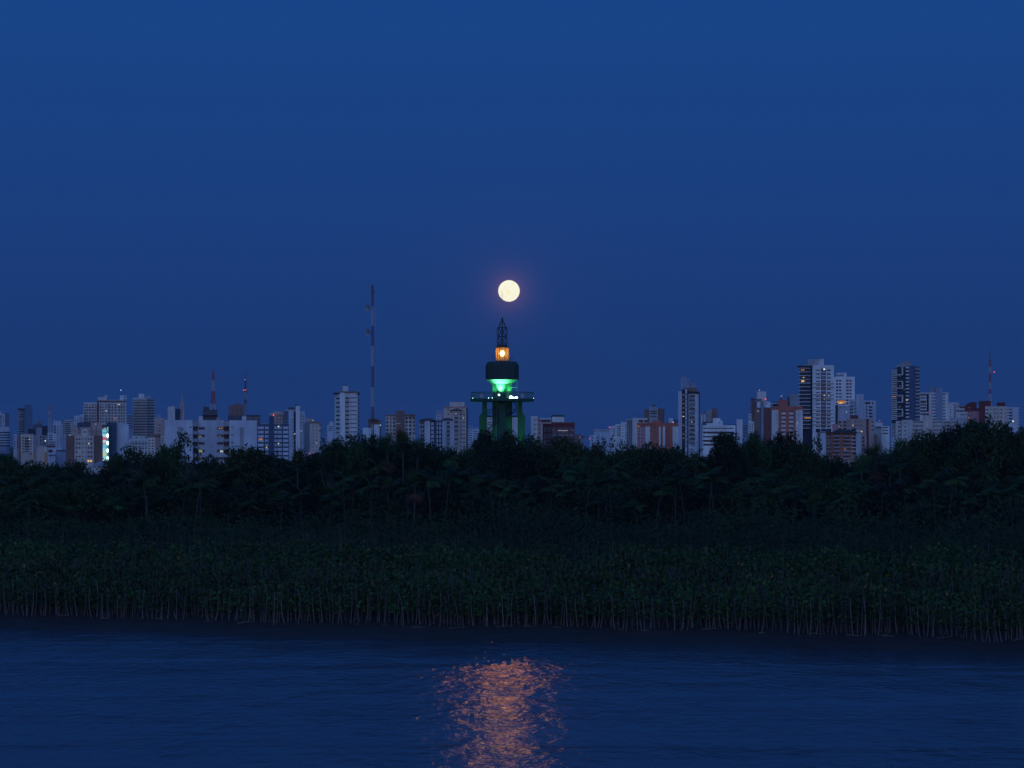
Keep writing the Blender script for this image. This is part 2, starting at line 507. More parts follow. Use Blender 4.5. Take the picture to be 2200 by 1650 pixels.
def bay(m, i, solid):
    t0, t1 = 2 * math.pi * i / NB, 2 * math.pi * (i + 1) / NB
    a = (LX + (RD - 0.15) * math.cos(t0), LD + (RD - 0.15) * math.sin(t0)); b = (LX + (RD - 0.15) * math.cos(t1), LD + (RD - 0.15) * math.sin(t1))
    zb, zt = lz(856.3), lz(846.8)
    if solid:
        c = ((a[0] - LX) * 0.99 + LX, (a[1] - LD) * 0.99 + LD); d = ((b[0] - LX) * 0.99 + LX, (b[1] - LD) * 0.99 + LD)
        m.prism([c, d, b, a], zb, zt)
    else:
        for q in range(2):
            u0, u1 = q / 2, (q + 1) / 2
            p = lambda u, z: (a[0] + (b[0] - a[0]) * u, a[1] + (b[1] - a[1]) * u, z)
            m.tube(p(u0, zb), p(u1, zt), 0.022, None, 3); m.tube(p(u0, zt), p(u1, zb), 0.022, None, 3)
for i in range(NB):
    solid = i in (25, 34)
    o = part('deck_panel' if solid else 'rail_mesh', lambda m: bay(m, i, solid), PANEL if solid else RAILM)

# landing ring half way, its rail and the winding stair
part('landing', lambda m: m.lathe(LC, [(r_sh - 0.05, lz(896)), (33 * K, lz(896)), (33 * K, lz(893.4)), (r_sh - 0.05, lz(893.4))], 28, False), LATT)
part('landing_rail', lambda m: (ring(m, 32.5 * K, 880, 0.04, 28), ring(m, 32.5 * K, 886, 0.03, 28), [m.tube((LX + 32.5 * K * math.cos(t), LD + 32.5 * K * math.sin(t), lz(893.5)), (LX + 32.5 * K * math.cos(t), LD + 32.5 * K * math.sin(t), lz(880)), 0.025, None, 3) for t in [2 * math.pi * q / 36 for q in range(36)]]), LATT)
z0s, z1s = GZ, lz(858)
NS = 110
hel = lambda q, r: (LX + r * math.cos(-0.6 + q / NS * 2 * math.pi * 2.25), LD + r * math.sin(-0.6 + q / NS * 2 * math.pi * 2.25))
stair = part('stair_stringer', lambda m: m.path([(*hel(q, 31.5 * K), z0s + (z1s - z0s) * q / NS) for q in range(NS + 1)], 0.11, 4), LATT)
for q in range(0, NS):
    z = z0s + (z1s - z0s) * q / NS
    part('tread', lambda m: m.prism([hel(q, r_sh + 0.02), hel(q, 31.5 * K), hel(q + 0.8, 31.5 * K), hel(q + 0.8, r_sh + 0.02)], z, z + 0.06), LATT)
part('stair_rail', lambda m: m.path([(*hel(q, 31.5 * K), z0s + (z1s - z0s) * q / NS + 1.0) for q in range(NS + 1)], 0.035, 4), RAILM)
part('drain_pipe', lambda m: m.path([(LX - 9 * K, LD - r_sh - 0.25, lz(863)), (LX - 10.5 * K, LD - r_sh - 0.25, lz(880)), (LX - 12 * K, LD - r_sh + 0.15, lz(905)), (LX - 12.5 * K, LD - r_sh + 0.15, GZ)], 0.12, 6), RAILM)
# ladder beside the neck
part('ladder', lambda m: (m.tube((LX + 31.5 * K, LD - 2, lz(857)), (LX + 31.5 * K, LD - 2, lz(817)), 0.05, None, 4), m.tube((LX + 33 * K, LD - 1.4, lz(857)), (LX + 33 * K, LD - 1.4, lz(817)), 0.05, None, 4), [m.tube((LX + 31.5 * K, LD - 2, lz(857 - 2.5 * q)), (LX + 33 * K, LD - 1.4, lz(857 - 2.5 * q)), 0.025, None, 3) for q in range(1, 16)], m.tube((LX + 18 * K, LD - 1.4, lz(832.5)), (LX + 32 * K, LD - 1.7, lz(832.5)), 0.06, None, 4)), RAILM)
for dx in (-19.3, 19.3):
    part('conduit', lambda m: m.tube((LX + dx * K, LD - r_sh * 0.48, lz(857)), (LX + dx * K, LD - r_sh * 0.48, lz(824)), 0.05, None, 4), RAILM)

# gallery rail, lantern room
part('gallery_rail', lambda m: (ring(m, 22 * K, 765, 0.03, 24), ring(m, 22 * K, 770, 0.02, 24), [m.tube((LX + 22 * K * math.cos(t), LD + 22 * K * math.sin(t), lz(777)), (LX + 22 * K * math.cos(t), LD + 22 * K * math.sin(t), lz(765)), 0.028, None, 4) for t in [2 * math.pi * q / 14 for q in range(14)]]), LATT)
RL = 14.4 * K
lantern = part('lantern_base', lambda m: m.lathe(LC, [(RL + 0.12, lz(777)), (RL + 0.12, lz(774.8)), (RL - 0.2, lz(774.6))], 16), STEEL)
pm, pn, pl, pb = new_mat('lantern_pane_glass')
tr = pn.new('ShaderNodeBsdfTransparent'); tr.inputs[0].default_value = (0.9, 0.85, 0.75, 1)
tl = pn.new('ShaderNodeBsdfTranslucent'); tl.inputs[0].default_value = (0.9, 0.6, 0.3, 1)
mxs = pn.new('ShaderNodeMixShader'); mxs.inputs[0].default_value = 0.2
pl.new(tr.outputs[0], mxs.inputs[1]); pl.new(tl.outputs[0], mxs.inputs[2])
pl.new(mxs.outputs[0], pn['Material Output'].inputs[0])
NP = 16
for i in range(NP):
    t0, t1 = 2 * math.pi * (i + 0.06) / NP, 2 * math.pi * (i + 0.94) / NP
    c = lambda t, r=RL: (LX + r * math.cos(t), LD + r * math.sin(t))
    part('pane', lambda m: m.prism([c(t0), c(t1), c(t1, RL - 0.03), c(t0, RL - 0.03)], lz(774.6), lz(747.4)), pm, lantern)
    part('mullion', lambda m: m.tube((*c(2 * math.pi * i / NP), lz(774.6)), (*c(2 * math.pi * i / NP), lz(747.2)), 0.05, None, 4), STEEL, lantern)
roof_l = part('lantern_roof', lambda m: m.lathe(LC, [(RL + 0.1, lz(747.2)), (RL + 0.05, lz(746.2)), (10 * K, lz(742.5)), (4 * K, lz(740.2)), (0.05, lz(739.6))], 20), wall_mat('lantern_roof_paint', (0.10, 0.06, 0.04)))
part('lamp_stand', lambda m: m.lathe(LC, [(0.22, lz(776)), (0.16, lz(765)), (0.3, lz(764))], 10), STEEL, lantern)
LAMP = emit('lantern_lamp', (1.0, 0.60, 0.20), 26.0)
LAMP.cycles.emission_sampling = 'AUTO'
part('lamp', lambda m: m.sphere((LX, LD, lz(759.5)), 0.52, 16, 10, 1.3), LAMP, lantern, True)

# lattice spire with two bulging tiers, cone of struts, finial
def spire(m):
    ang = [math.pi / 4 + q * math.pi / 2 for q in range(4)] + [q * math.pi / 2 for q in range(4)]
    rad = lambda u: (9.6 + 2.0 * math.sin(math.pi * u)) * K
    for py0, py1 in ((742, 723), (723, 704)):
        for t in ang:
            m.path([(LX + rad(q / 6) * math.cos(t), LD + rad(q / 6) * math.sin(t), lz(py0 + (py1 - py0) * q / 6)) for q in range(7)], 0.09, 4)
        for i in range(8):
            t0, t1 = math.pi / 4 * i, math.pi / 4 * (i + 1)
            for u0, u1 in ((0, 1), (1, 0)):
                m.tube((LX + 9.6 * K * math.cos(t0), LD + 9.6 * K * math.sin(t0), lz(py0 + (py1 - py0) * u0)), (LX + 9.6 * K * math.cos(t1), LD + 9.6 * K * math.sin(t1), lz(py0 + (py1 - py0) * u1)), 0.06, None, 3)
    for py in (742, 723, 704):
        pts = [(LX + 9.8 * K * math.cos(math.pi / 4 * q), LD + 9.8 * K * math.sin(math.pi / 4 * q), lz(py)) for q in range(9)]
        m.path(pts, 0.12, 4)
sp = part('lattice_spire', spire, LATT)
part('inner_pipe', lambda m: m.tube((LX, LD, lz(742)), (LX, LD, lz(688)), 0.13, None, 8), LATT, sp)
part('cone_struts', lambda m: [m.tube((LX + 9.6 * K * math.cos(t), LD + 9.6 * K * math.sin(t), lz(704)), (LX + 0.8 * K * math.cos(t), LD + 0.8 * K * math.sin(t), lz(687)), 0.085, None, 4) for t in [math.pi / 4 * q for q in range(8)]], LATT, sp)
part('finial', lambda m: m.lathe(LC, [(0.06, lz(687)), (0.2, lz(686.2)), (0.28, lz(684.5)), (0.22, lz(683)), (0.1, lz(682.2))], 12), STEEL, sp)
part('lightning_rod', lambda m: m.tube((LX, LD, lz(683)), (LX - 0.03, LD, lz(625)), 0.075, 0.03, 5), MWHITE)

# the lantern's beam over the river
def spot(name, loc, target, power, colour, angle, blend, size, parent):
    d = bpy.data.lights.new(name, 'SPOT'); d.energy = power; d.color = colour; d.spot_size = angle; d.spot_blend = blend; d.shadow_soft_size = size
    o = bpy.data.objects.new(name, d); COL.objects.link(o)
    o.parent = parent; o.location = Vector(loc) - Vector(parent.location)
    o.rotation_euler = (Vector(loc) - Vector(target)).to_track_quat('Z', 'Y').to_euler()
    return o
part('added_beam_lens', lambda m: m.lathe((LX, LD - RL - 0.35), [(0.03, lz(760.6)), (0.1, lz(760.2)), (0.1, lz(759)), (0.03, lz(758.6))], 10), LAMP, lantern)  # added glowing part outside the panes, put there for the beam spot
spot('lantern_beam', (LX, LD - RL - 0.9, lz(760)), (LX + 1.0, 276, 0), 6000.0, (1.0, 0.34, 0.09), math.radians(7), 1.0, 0.35, lh)

# green floodlights on the deck and at the foot
FLOOD = emit('floodlight_lens', (0.55, 1.0, 0.75), 9.0)
FBODY = plain('floodlight_body', (0.03, 0.03, 0.03), 0.5)
def flood(px, py, yoff, aim, power, angle, lensr=0.16, tint=(0.10, 1.0, 0.30)):
    x, y, z = LX + (px - 1079) * K, LD + yoff, lz(py)
    b_ = part('floodlight', lambda m: m.box(x - 0.28, x + 0.28, y - 0.16, y + 0.16, z - 0.32, z - 0.08), FBODY)
    part('lens', lambda m: m.sphere((x, y, z + 0.02), lensr, 10, 6), FLOOD, b_, True)
    spot('green_flood', (x, y + 0.1, z + 0.3), aim, power, tint, math.radians(angle), 0.7, 0.2, lh)
flood(1072.5, 849.5, -3.2, (LX - 0.4, LD - 2.9, lz(818)), 15000, 85, 0.24, (0.30, 1.0, 0.50))
flood(1077.0, 849.0, -3.2, (LX, LD - 2.7, lz(822)), 3000, 95, 0.18)
flood(1098.0, 855.0, -3.0, (LX + 1.3, LD - 2.8, lz(820)), 7000, 90, 0.46, (0.2, 1.0, 0.42))
flood(1102.5, 856.0, -2.8, (LX + 1.8, LD - 2.6, lz(821)), 3000, 90, 0.26)
flood(1109.0, 855.5, -1.8, (LX + 2.8, LD - 1.6, lz(821)), 3000, 90, 0.36)
flood(1058.0, 855.5, -2.8, (LX - 2.2, LD - 2.4, lz(821)), 1800, 90, 0.10)
flood(1050.0, 855.5, -1.6, (LX - 2.9, LD - 1.4, lz(821)), 1500, 90, 0.06)
flood(1016.0, 855.8, -1.0, (LX - 7.4, LD - 1, lz(840)), 10, 80, 0.05)
flood(1146.0, 855.8, -1.0, (LX + 7.4, LD - 1, lz(840)), 10, 80, 0.05)
flood(1000.0, 1040.0, -9.0, (LX - 5.2, LD - 1, lz(908)), 5000, 40, 0.2)
flood(1158.0, 1040.0, -9.0, (LX + 5.2, LD - 1, lz(908)), 5000, 40, 0.2)

# ------------------------------------------------------------------ city
def rows(y0, pitch, n, h):
    return [(y0 + i * pitch, y0 + i * pitch + h) for i in range(n)]

BUILDINGS = []
HAZE = 0.00005
class Bld:
    """one building: blocks with recessed windows, slabs, panels, roof gear; photo columns and rows read at its distance"""
    def __init__(s, name, label, d, cat='building', px=None):
        s.d = d
        s.gz = 5.0
        s.k = d / F
        s.root = None
        s.args = (name, label, cat)
        s.px0 = px
    def X(s, px): return (px - 1100) * s.k
    def Z(s, py): return CAM_H + (HOR - py) * s.k
    def _root(s, px):
        if s.root is None:
            n, l, c = s.args
            s.root = root(n, (s.X(px), s.d, s.gz), l, c)
            BUILDINGS.append(s.root)
    def block(s, a, b, top, bot=None, mat=None, depth=14, o=0.0, sk=0.0, wins=(), name='wall', rec=0.3, gmat=None, par=None):
        """box from column a to b, roof row top; wins = [(cols, rows)] in photo pixels; sk = how far the right end recedes"""
        s._root((a + b) / 2)
        mat = mat or WHITE
        x0, x1 = s.X(a), s.X(b)
        z1 = s.Z(top); z0 = s.gz - 0.3 if bot is None else s.Z(bot)
        y0, y1 = s.d + o + (0 if sk >= 0 else -sk), s.d + o + (sk if sk > 0 else 0)
        yb = max(y0, y1) + depth
        fy = lambda x: y0 + (y1 - y0) * (x - x0) / (x1 - x0)
        m = MB()
        # back, sides, roof, base
        m.quad((x1, y1, z0), (x1, yb, z0), (x1, yb, z1), (x1, y1, z1))
        m.quad((x0, yb, z0), (x0, y0, z0), (x0, y0, z1), (x0, yb, z1))
        m.quad((x1, yb, z0), (x0, yb, z0), (x0, yb, z1), (x1, yb, z1))
        m.quad((x0, y0, z1), (x1, y1, z1), (x1, yb, z1), (x0, yb, z1))
        rects = []
        for cols, rws in wins:
            for ca, cb in cols:
                for ra, rb in rws:
                    if ra > top and cb <= b + 0.01 and ca >= a - 0.01:
                        rects.append((max(s.X(ca), x0 + 0.02), min(s.X(cb), x1 - 0.02), max(s.Z(rb), z0 + 0.1), s.Z(ra), (cb - ca) >= 9))
        xs = sorted(set([x0, x1] + [r[0] for r in rects] + [r[1] for r in rects]))
        zs = sorted(set([z0, z1] + [r[2] for r in rects] + [r[3] for r in rects]))
        xs = [x for i, x in enumerate(xs) if i == 0 or x - xs[i - 1] > 1e-4]
        zs = [z for i, z in enumerate(zs) if i == 0 or z - zs[i - 1] > 1e-4]
        small, big = [], []
        for r in rects:
            xa, xb, za, zb, bigf = r
            ya, yb2 = fy(xa), fy(xb)
            # reveals
            m.quad((xa, ya, za), (xa, ya + rec, za), (xa, ya + rec, zb), (xa, ya, zb))
            m.quad((xb, yb2 + rec, za), (xb, yb2, za), (xb, yb2, zb), (xb, yb2 + rec, zb))
            m.quad((xa, ya, za), (xb, yb2, za), (xb, yb2 + rec, za), (xa, ya + rec, za))
            m.quad((xa, ya + rec, zb), (xb, yb2 + rec, zb), (xb, yb2, zb), (xa, ya, zb))
            (big if bigf else small).append(((xa, ya + rec, za), (xb, yb2 + rec, za), (xb, yb2 + rec, zb), (xa, ya + rec, zb)))
        for i in range(len(xs) - 1):
            run = None
            xm = (xs[i] + xs[i + 1]) / 2
            act = [r for r in rects if r[0] < xm < r[1]]
            for j in range(len(zs) - 1):
                zm = (zs[j] + zs[j + 1]) / 2
                hole = any(r[2] < zm < r[3] for r in act)
                if hole:
                    if run is not None:
                        m.quad((xs[i], fy(xs[i]), run), (xs[i + 1], fy(xs[i + 1]), run), (xs[i + 1], fy(xs[i + 1]), zs[j]), (xs[i], fy(xs[i]), zs[j])); run = None
                elif run is None:
                    run = zs[j]
            if run is not None:
                m.quad((xs[i], fy(xs[i]), run), (xs[i + 1], fy(xs[i + 1]), run), (xs[i + 1], fy(xs[i + 1]), z1), (xs[i], fy(xs[i]), z1))
        w = m.build(name, mat, par or s.root)
        g = gmat or GLASS
        gm_ = {}
        for q in small:
            t = CURT if RNG.random() < 0.16 else g
            gm_.setdefault(t.name, (t, MB()))[1].quad(*q)
        for t, mm in gm_.values():
            tag(mm.build('window_glass', t, s.root), kind='stuff')
        for q in big:
            mm = MB(); mm.quad(*q); mm.build('window', CURT if RNG.random() < 0.12 else g, s.root)
        return w
    def slab(s, a, b, p0, p1, o0, o1, mat, name='slab'):
        s._root((a + b) / 2)
        m = MB(); m.box(s.X(a), s.X(b), s.d + o0, s.d + o1, s.Z(p1), s.Z(p0))
        return m.build(name, mat, s.root)
    def slabs(s, a, b, rws, o0, o1, mat, name='slab'):
        for ra, rb in rws:
            s.slab(a, b, ra, rb, o0, o1, mat, name)
    def hip(s, a, b, p_eave, p_ridge, mat, depth=14, inset=None, o=-0.6, name='roof'):
        s._root((a + b) / 2)
        x0, x1, y0, y1 = s.X(a), s.X(b), s.d + o, s.d + depth + 0.6
        z0, z1 = s.Z(p_eave), s.Z(p_ridge)
        ins = (x1 - x0) * 0.28 if inset is None else inset
        m = MB(); n = 0
        ym = (y0 + y1) / 2
        m.v += [(x0, y0, z0), (x1, y0, z0), (x1, y1, z0), (x0, y1, z0), (x0 + ins, ym, z1), (x1 - ins, ym, z1)]
        m.f += [(0, 1, 5, 4), (1, 2, 5), (2, 3, 4, 5), (3, 0, 4), (3, 2, 1, 0)]
        return m.build(name, mat, s.root)
    def lit(s, a, b, p0, p1, mat=None, o=-0.06):
        m = MB(); m.box(s.X(a), s.X(b), s.d + o, s.d + o + 0.04, s.Z(p1), s.Z(p0))
        m.build('lit_window', mat or L_WARM, s.root)
    def lamp(s, px, py, mat=None, r=1.0, base=None, o=2.0, name='warning_light'):
        m = MB(); m.sphere((s.X(px), s.d + o, s.Z(py)), r * s.k, 8, 6)
        l_ = m.build(name, mat or L_RED, s.root, True)
        if base is not None:
            m = MB(); m.tube((s.X(px), s.d + o, s.Z(base)), (s.X(px), s.d + o, s.Z(py)), 0.09, None, 4); m.build('lamp_pole', STEEL, s.root)
    def antennas(s, a, b, base, top, n, o=3.0):
        for i in range(n):
            x = a + (b - a) * (i + 0.5) / n + RNG.uniform(-0.4, 0.4)
            m = MB(); m.tube((s.X(x), s.d + o, s.Z(base)), (s.X(x), s.d + o, s.Z(top + RNG.uniform(0, (base - top) * 0.5))), 0.10, None, 4)
            m.tube((s.X(x - 0.9), s.d + o, s.Z(top + (base - top) * 0.55)), (s.X(x + 0.9), s.d + o, s.Z(top + (base - top) * 0.55)), 0.07, None, 3)
            m.build('antenna', STEEL, s.root)
    def tanks(s, xs, base, h=2.4, r=0.9):
        for x in xs:
            m = MB(); m.lathe((s.X(x), s.d + 5), [(r, s.Z(base)), (r, s.Z(base - h)), (r * 0.5, s.Z(base - h - 0.5))], 10); m.build('water_tank', GREY, s.root)

# --- far left
b = Bld('apartment_tower', 'pale apartment tower cut by the left edge, shaded side to its right', 2700)
b.block(-14, 11, 889, mat=PALEB, wins=[([(-10, -6), (-4, 4)], rows(893, 4.25, 8, 2.4)), ([(6, 8)], rows(893, 4.25, 7, 1.6))])
b.block(11.1, 20, 887, mat=GREY, sk=20); b.block(-8, 3, 884, 889, PALEB, 8, 3); b.slab(-8, 20, 917, 925, -2, 0.1, PALEB, 'podium_wall')  # shade of the right side is put into its greyer wall colour
b = Bld('office_building', 'round office block with dark bands, low at the left edge', 2500)
b._root(4)
for i, (p0, p1) in enumerate(rows(925, 2.8, 12, 2.8)):
    m = MB(); m.lathe((b.X(2), b.d + 10), [(10 + (0 if i % 2 else .5), b.Z(p1)), (10 + (0 if i % 2 else .5), b.Z(p0))], 28); m.build('window_band' if i % 2 else 'spandrel_band', NAVY if i % 2 else PALEB, b.root)
m = MB(); m.lathe((b.X(2), b.d + 10), [(9.8, b.gz), (9.8, b.Z(957))], 28); m.build('base', MIDB, b.root)
b = Bld('apartment_tower', 'slim dusky tower of banded floors with taller plain shaft on its right', 2800)
b.block(38, 53, 879, mat=GREY, wins=[([(40.5, 52)], rows(883.5, 5.25, 10, 2.6))], sk=5)
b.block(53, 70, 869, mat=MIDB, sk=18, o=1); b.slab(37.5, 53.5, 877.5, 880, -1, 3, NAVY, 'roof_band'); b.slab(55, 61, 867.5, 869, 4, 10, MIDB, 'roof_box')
b = Bld('low_building', 'dark low block with flat roof before the slim banded tower', 2300)
b.block(60, 74, 922, mat=NAVY); b.block(71, 78, 912, mat=DGREY, o=8); b.slab(58, 74, 921, 922.3, -1, 6, DGREY, 'roof_edge')
b = Bld('water_tower_building', 'squat block with dark roof tank left of the small striped mast', 2200)
b.block(78, 89.5, 918, mat=GREY); b.block(77.5, 90.5, 911, 918, DGREY, 12, -0.5, name='roof_tank'); b.block(80, 88, 905, 911, BROWN, 8, 3, name='tank_cap')
b.block(90.5, 102, 915, mat=NAVY, o=3); b.block(102, 113, 914.5, mat=MIDB, o=5)

def lattice_tower(name, label, d, px, secs, legs=4, base_py=None, cat='mast', r=0.13, braces=3):
    """secs: (row top, row bottom, half width top, half width bottom, material) in photo pixels"""
    k = d / F
    zb = CAM_H + (HOR - secs[-1][1]) * k
    t = root(name, ((px - 1100) * k, d, zb), label, cat)
    X = (px - 1100) * k
    for p0, p1, w0, w1, mat in secs:
        z0, z1 = CAM_H + (HOR - p0) * k, CAM_H + (HOR - p1) * k
        m = MB()
        ang = [math.pi / 4 + 2 * math.pi * i / legs for i in range(legs)]
        c = lambda w, a, z: (X + w * k * 1.414 * math.cos(a), d + w * k * 1.414 * math.sin(a), z)
        if w0 < 0.35 and w1 < 0.8:
            m.tube((X, d, z1), (X, d, z0), max(w1 * k, 0.05), max(w0 * k, 0.03), 6)
        else:
            nb = max(1, round((p1 - p0) / (braces * max(w0 + w1, 1) / 2)))
            for a in ang:
                m.tube(c(w1, a, z1), c(w0, a, z0), r, None, 4)
            for i in range(nb):
                ua, ub = i / nb, (i + 1) / nb
                wa, wb = w1 + (w0 - w1) * ua, w1 + (w0 - w1) * ub
                za, zb_ = z1 + (z0 - z1) * ua, z1 + (z0 - z1) * ub
                for j in range(legs):
                    a0, a1 = ang[j], ang[(j + 1) % legs]
                    m.tube(c(wa, a0, za), c(wb, a1, zb_), r * 0.6, None, 3); m.tube(c(wa, a1, za), c(wb, a0, zb_), r * 0.6, None, 3)
                    m.tube(c(wb, a0, zb_), c(wb, a1, zb_), r * 0.6, None, 3)
        m.build('mast_section', mat, t)
    return t, X, k
def mast_lamp(t, X, d, k, dx, py, mat, r):
    m = MB(); m.sphere((X + dx * k, d, CAM_H + (HOR - py) * k), r, 8, 6); m.build('warning_light', mat, t, True)
def mast_ring(t, X, d, k, py, w, mat):
    m = MB(); z = CAM_H + (HOR - py) * k; m.box(X - w * k, X + w * k, d - w * k, d + w * k, z - 0.25, z + 0.25); m.build('platform', mat, t)

t, X, k = lattice_tower('lattice_mast', 'short red and white lattice mast near the left edge', 2100, 107, [(872, 884, 1.4, 1.7, RED), (884, 892, 1.7, 1.9, MWHITE), (892, 898, 1.9, 2.1, RED), (898, 930, 2.1, 3, MWHITE)], r=0.16)
for py in (876, 882, 896): mast_ring(t, X, 2100, k, py, 2.6, MWHITE)
b = Bld('apartment_tower', 'narrow white tower with three window columns right of the short striped mast', 2100)
b.block(114, 134, 911, mat=PALEB, wins=[([(115.3, 120.5)], rows(914, 4.65, 12, 2.9)), ([(123.2, 125.6), (129.6, 132)], rows(914, 4.65, 11, 2.2))], sk=2)
b.block(115, 131.5, 904, 911, PALEB, 8, 2, name='roof_box'); b.slab(114.5, 117, 901, 904, 3, 6, PALEB, 'roof_stub')
b = Bld('office_building', 'small office block with bold dark window bands left of the terraced apartment slab', 1900)
b.block(138.5, 158, 901.5, mat=OFFW, wins=[([(139.5, 156)], rows(904.5, 8.6, 1, 2.4)), ([(139.2, 152)], rows(909, 4.35, 6, 2.4))], sk=4); b.block(134, 139, 907, mat=GREY, o=4)
b.antennas(150, 158, 901, 894, 2)

b = Bld('apartment_slab', 'wide stained apartment slab with two wings and white roof lamp', 1700)
WR = rows(868, 6.15, 7, 3.2)
b.block(180, 207.8, 864.8, mat=OFFW, wins=[([(181.5, 184.5), (186, 189), (191, 195), (197, 201), (203, 206)], WR)])
b.block(207.8, 212.8, 866, mat=BROWN, o=1.2)
b.block(212.8, 271.5, 864.8, mat=OFFW, wins=[([(215, 217.5), (220, 222.5), (227, 229.5), (233, 237), (240, 243), (246.5, 250), (254, 258), (260, 263), (265.5, 268)], WR)])
b.block(208, 271.5, 860, 864.8, BROWN, 10, 2, name='penthouse_band'); b.slab(219, 265, 859, 860.3, 1, 12, OFFW, 'roof_edge')
b.block(210, 229, 853, 860, OFFW, 7, 3, name='roof_box'); b.block(224.5, 231, 849, 853, OFFW, 5, 3, name='roof_box', wins=[([(226.5, 228.5)], [(850.5, 852.3)])])
b.block(258, 272, 849, 860, PALEB, 8, 2, name='lift_tower', wins=[([(267, 270)], [(852, 854), (857, 859)])])
b.slabs(179, 207.8, rows(871.8, 6.15, 6, 1.1), -0.9, 0.05, OFFW, 'balcony_slab'); b.slabs(212.8, 272, rows(871.8, 6.15, 6, 1.1), -0.7, 0.05, OFFW, 'balcony_slab')
b.lit(227.3, 229.3, 881, 884.5, L_WHITE); b.lit(253, 258, 868, 869.6, L_WHITE); b.lit(192.5, 195, 869, 870, L_DIM)
b.lamp(260, 838, L_BLUE, 1.0, 849); b.lamp(248, 899, L_RED, 1.1, o=-1)
b.block(159, 171, 894, mat=PALEB, o=-20, wins=[([(161, 163), (166, 169)], rows(898, 5, 2, 2))]); b.block(171, 180, 891, mat=PALEB, o=-14)
b.antennas(168, 178, 892, 884, 2, -12)

b = Bld('banded_building', 'bluish low block of striped floors wedged beside the rounded banded tower', 1900)
b.block(271.5, 287, 890, mat=MIDB, wins=[([(273, 286)], rows(892.5, 5.1, 6, 2.3))], o=10)
b = Bld('office_block', 'tan block with round dark roof canopy above the brown winged hotel', 1300)
b.block(152, 195, 918, mat=TAN, wins=[([(168, 172)], [(918.6, 923.5), (927.5, 931.5)])]); b.block(195, 219, 907.5, mat=TAN, o=2)
b.slabs(152, 219.3, [(925.3, 926.1)], -0.15, 0.05, BROWN, 'joint_band'); b.slab(206.5, 207.3, 908, 940, 1.85, 2.05, BROWN, 'joint_strip')
b._root(180); m = MB(); m.lathe((b.X(180), b.d + 6), [(14.5 * b.k, b.Z(910)), (14.5 * b.k, b.Z(908.2)), (6 * b.k, b.Z(907))], 24); m.build('roof_canopy', DGREY, b.root)
b.block(166, 195, 910.2, 918, DGREY, 8, 1.5, name='roof_room'); b.block(155.5, 166, 913, 918, GREY, 7, 1.5, name='roof_box'); b.lamp(206, 911, L_PINK, 0.8, o=1.6, name='lamp')
b = Bld('hotel', 'brown and cream hotel with small square windows beside the lit screen', 1100)
HW = rows(941.5, 9.4, 5, 3.6)
b.block(142, 160, 935.5, mat=BROWN, o=0.8); b.block(202, 221, 935.5, mat=BROWN, o=0.8)
b.block(160, 202, 936, mat=CREAM, wins=[([(163, 166.5), (169, 173), (188.5, 192), (194.5, 198.3)], HW), ([(176.8, 179), (183, 185.2)], rows(942, 9.4, 5, 2.2))])
b.block(176, 188, 921.5, 936, CREAM, 8, 2, name='roof_room', wins=[([(181, 184)], [(926, 930)])]); b.slab(171, 190, 919.5, 922, 2, 8, GREY, 'roof_edge')
b.lit(188, 192, 988.5, 992.5, L_WARM); b.lit(193.7, 197.6, 988.5, 992.5, L_WARM); b.lit(189.5, 192, 951.5, 954.5, L_WHITE); b.lit(170, 172.5, 970, 972, L_YEL)
b.lamp(150.3, 934.7, L_PINK, 0.9, o=0.3, name='lamp')

# lit screen and the blue slab it hangs on
b = Bld('office_slab', 'plain blue office slab with dark left side right of the lit screen', 1150)
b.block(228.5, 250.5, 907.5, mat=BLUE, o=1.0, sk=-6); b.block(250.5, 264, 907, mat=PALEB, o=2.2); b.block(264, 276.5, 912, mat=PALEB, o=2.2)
b.block(219, 229, 912.5, 919.5, DGREY, 6, 3, name='roof_shed')
sm, sn, sl, sb = new_mat('screen_face')
tcn = sn.new('ShaderNodeTexCoord'); sp_ = sn.new('ShaderNodeSeparateXYZ'); sl.new(tcn.outputs['Generated'], sp_.inputs[0])
rp = sn.new('ShaderNodeValToRGB'); rp.color_ramp.interpolation = 'CONSTANT'
for i, (pz, c) in enumerate([(0.0, (0.75, .15, .25)), (0.05, (.35, .8, .9)), (0.21, (.75, .85, .35)), (0.27, (.4, .85, .9)), (0.42, (.2, .65, .9)), (0.57, (.75, .15, .3)), (0.61, (.6, .9, .95)), (0.69, (.7, .12, .28)), (0.78, (.45, .88, .95)), (0.88, (.08, .4, .65)), (0.93, (.2, .65, .85))]):
    e = rp.color_ramp.elements[0] if i == 0 else (rp.color_ramp.elements[1] if i == 1 else rp.color_ramp.elements.new(pz))
    e.position = pz; e.color = (*c, 1)
nzz = sn.new('ShaderNodeTexNoise'); nzz.inputs['Scale'].default_value = 0.9; sl.new(tcn.outputs['Object'], nzz.inputs[0])
ad = sn.new('ShaderNodeMath'); ad.operation = 'MULTIPLY_ADD'; ad.inputs[1].default_value = 0.05; sl.new(nzz.outputs['Fac'], ad.inputs[0]); sl.new(sp_.outputs['Z'], ad.inputs[2]); sl.new(ad.outputs[0], rp.inputs[0])
sl.new(rp.outputs[0], sb.inputs['Emission Color']); sb.inputs['Emission Strength'].default_value = 0.7; sb.inputs['Base Color'].default_value = (0.02, 0.02, 0.02, 1); sm.cycles.emission_sampling = 'NONE'
t = root('lit_screen', b.root.location, 'tall lit screen in cyan, red and yellow with bright lamps down its right edge', 'screen'); BUILDINGS.append(t)
m = MB(); m.box(b.X(219.6), b.X(229.2), b.d - 1.2, b.d - 1.0, b.Z(991), b.Z(922.5)); m.build('screen_face', sm, t)
m = MB(); m.box(b.X(219.2), b.X(229.6), b.d - 0.98, b.d - 0.4, b.Z(991.4), b.Z(922)); m.build('housing', DGREY, t)
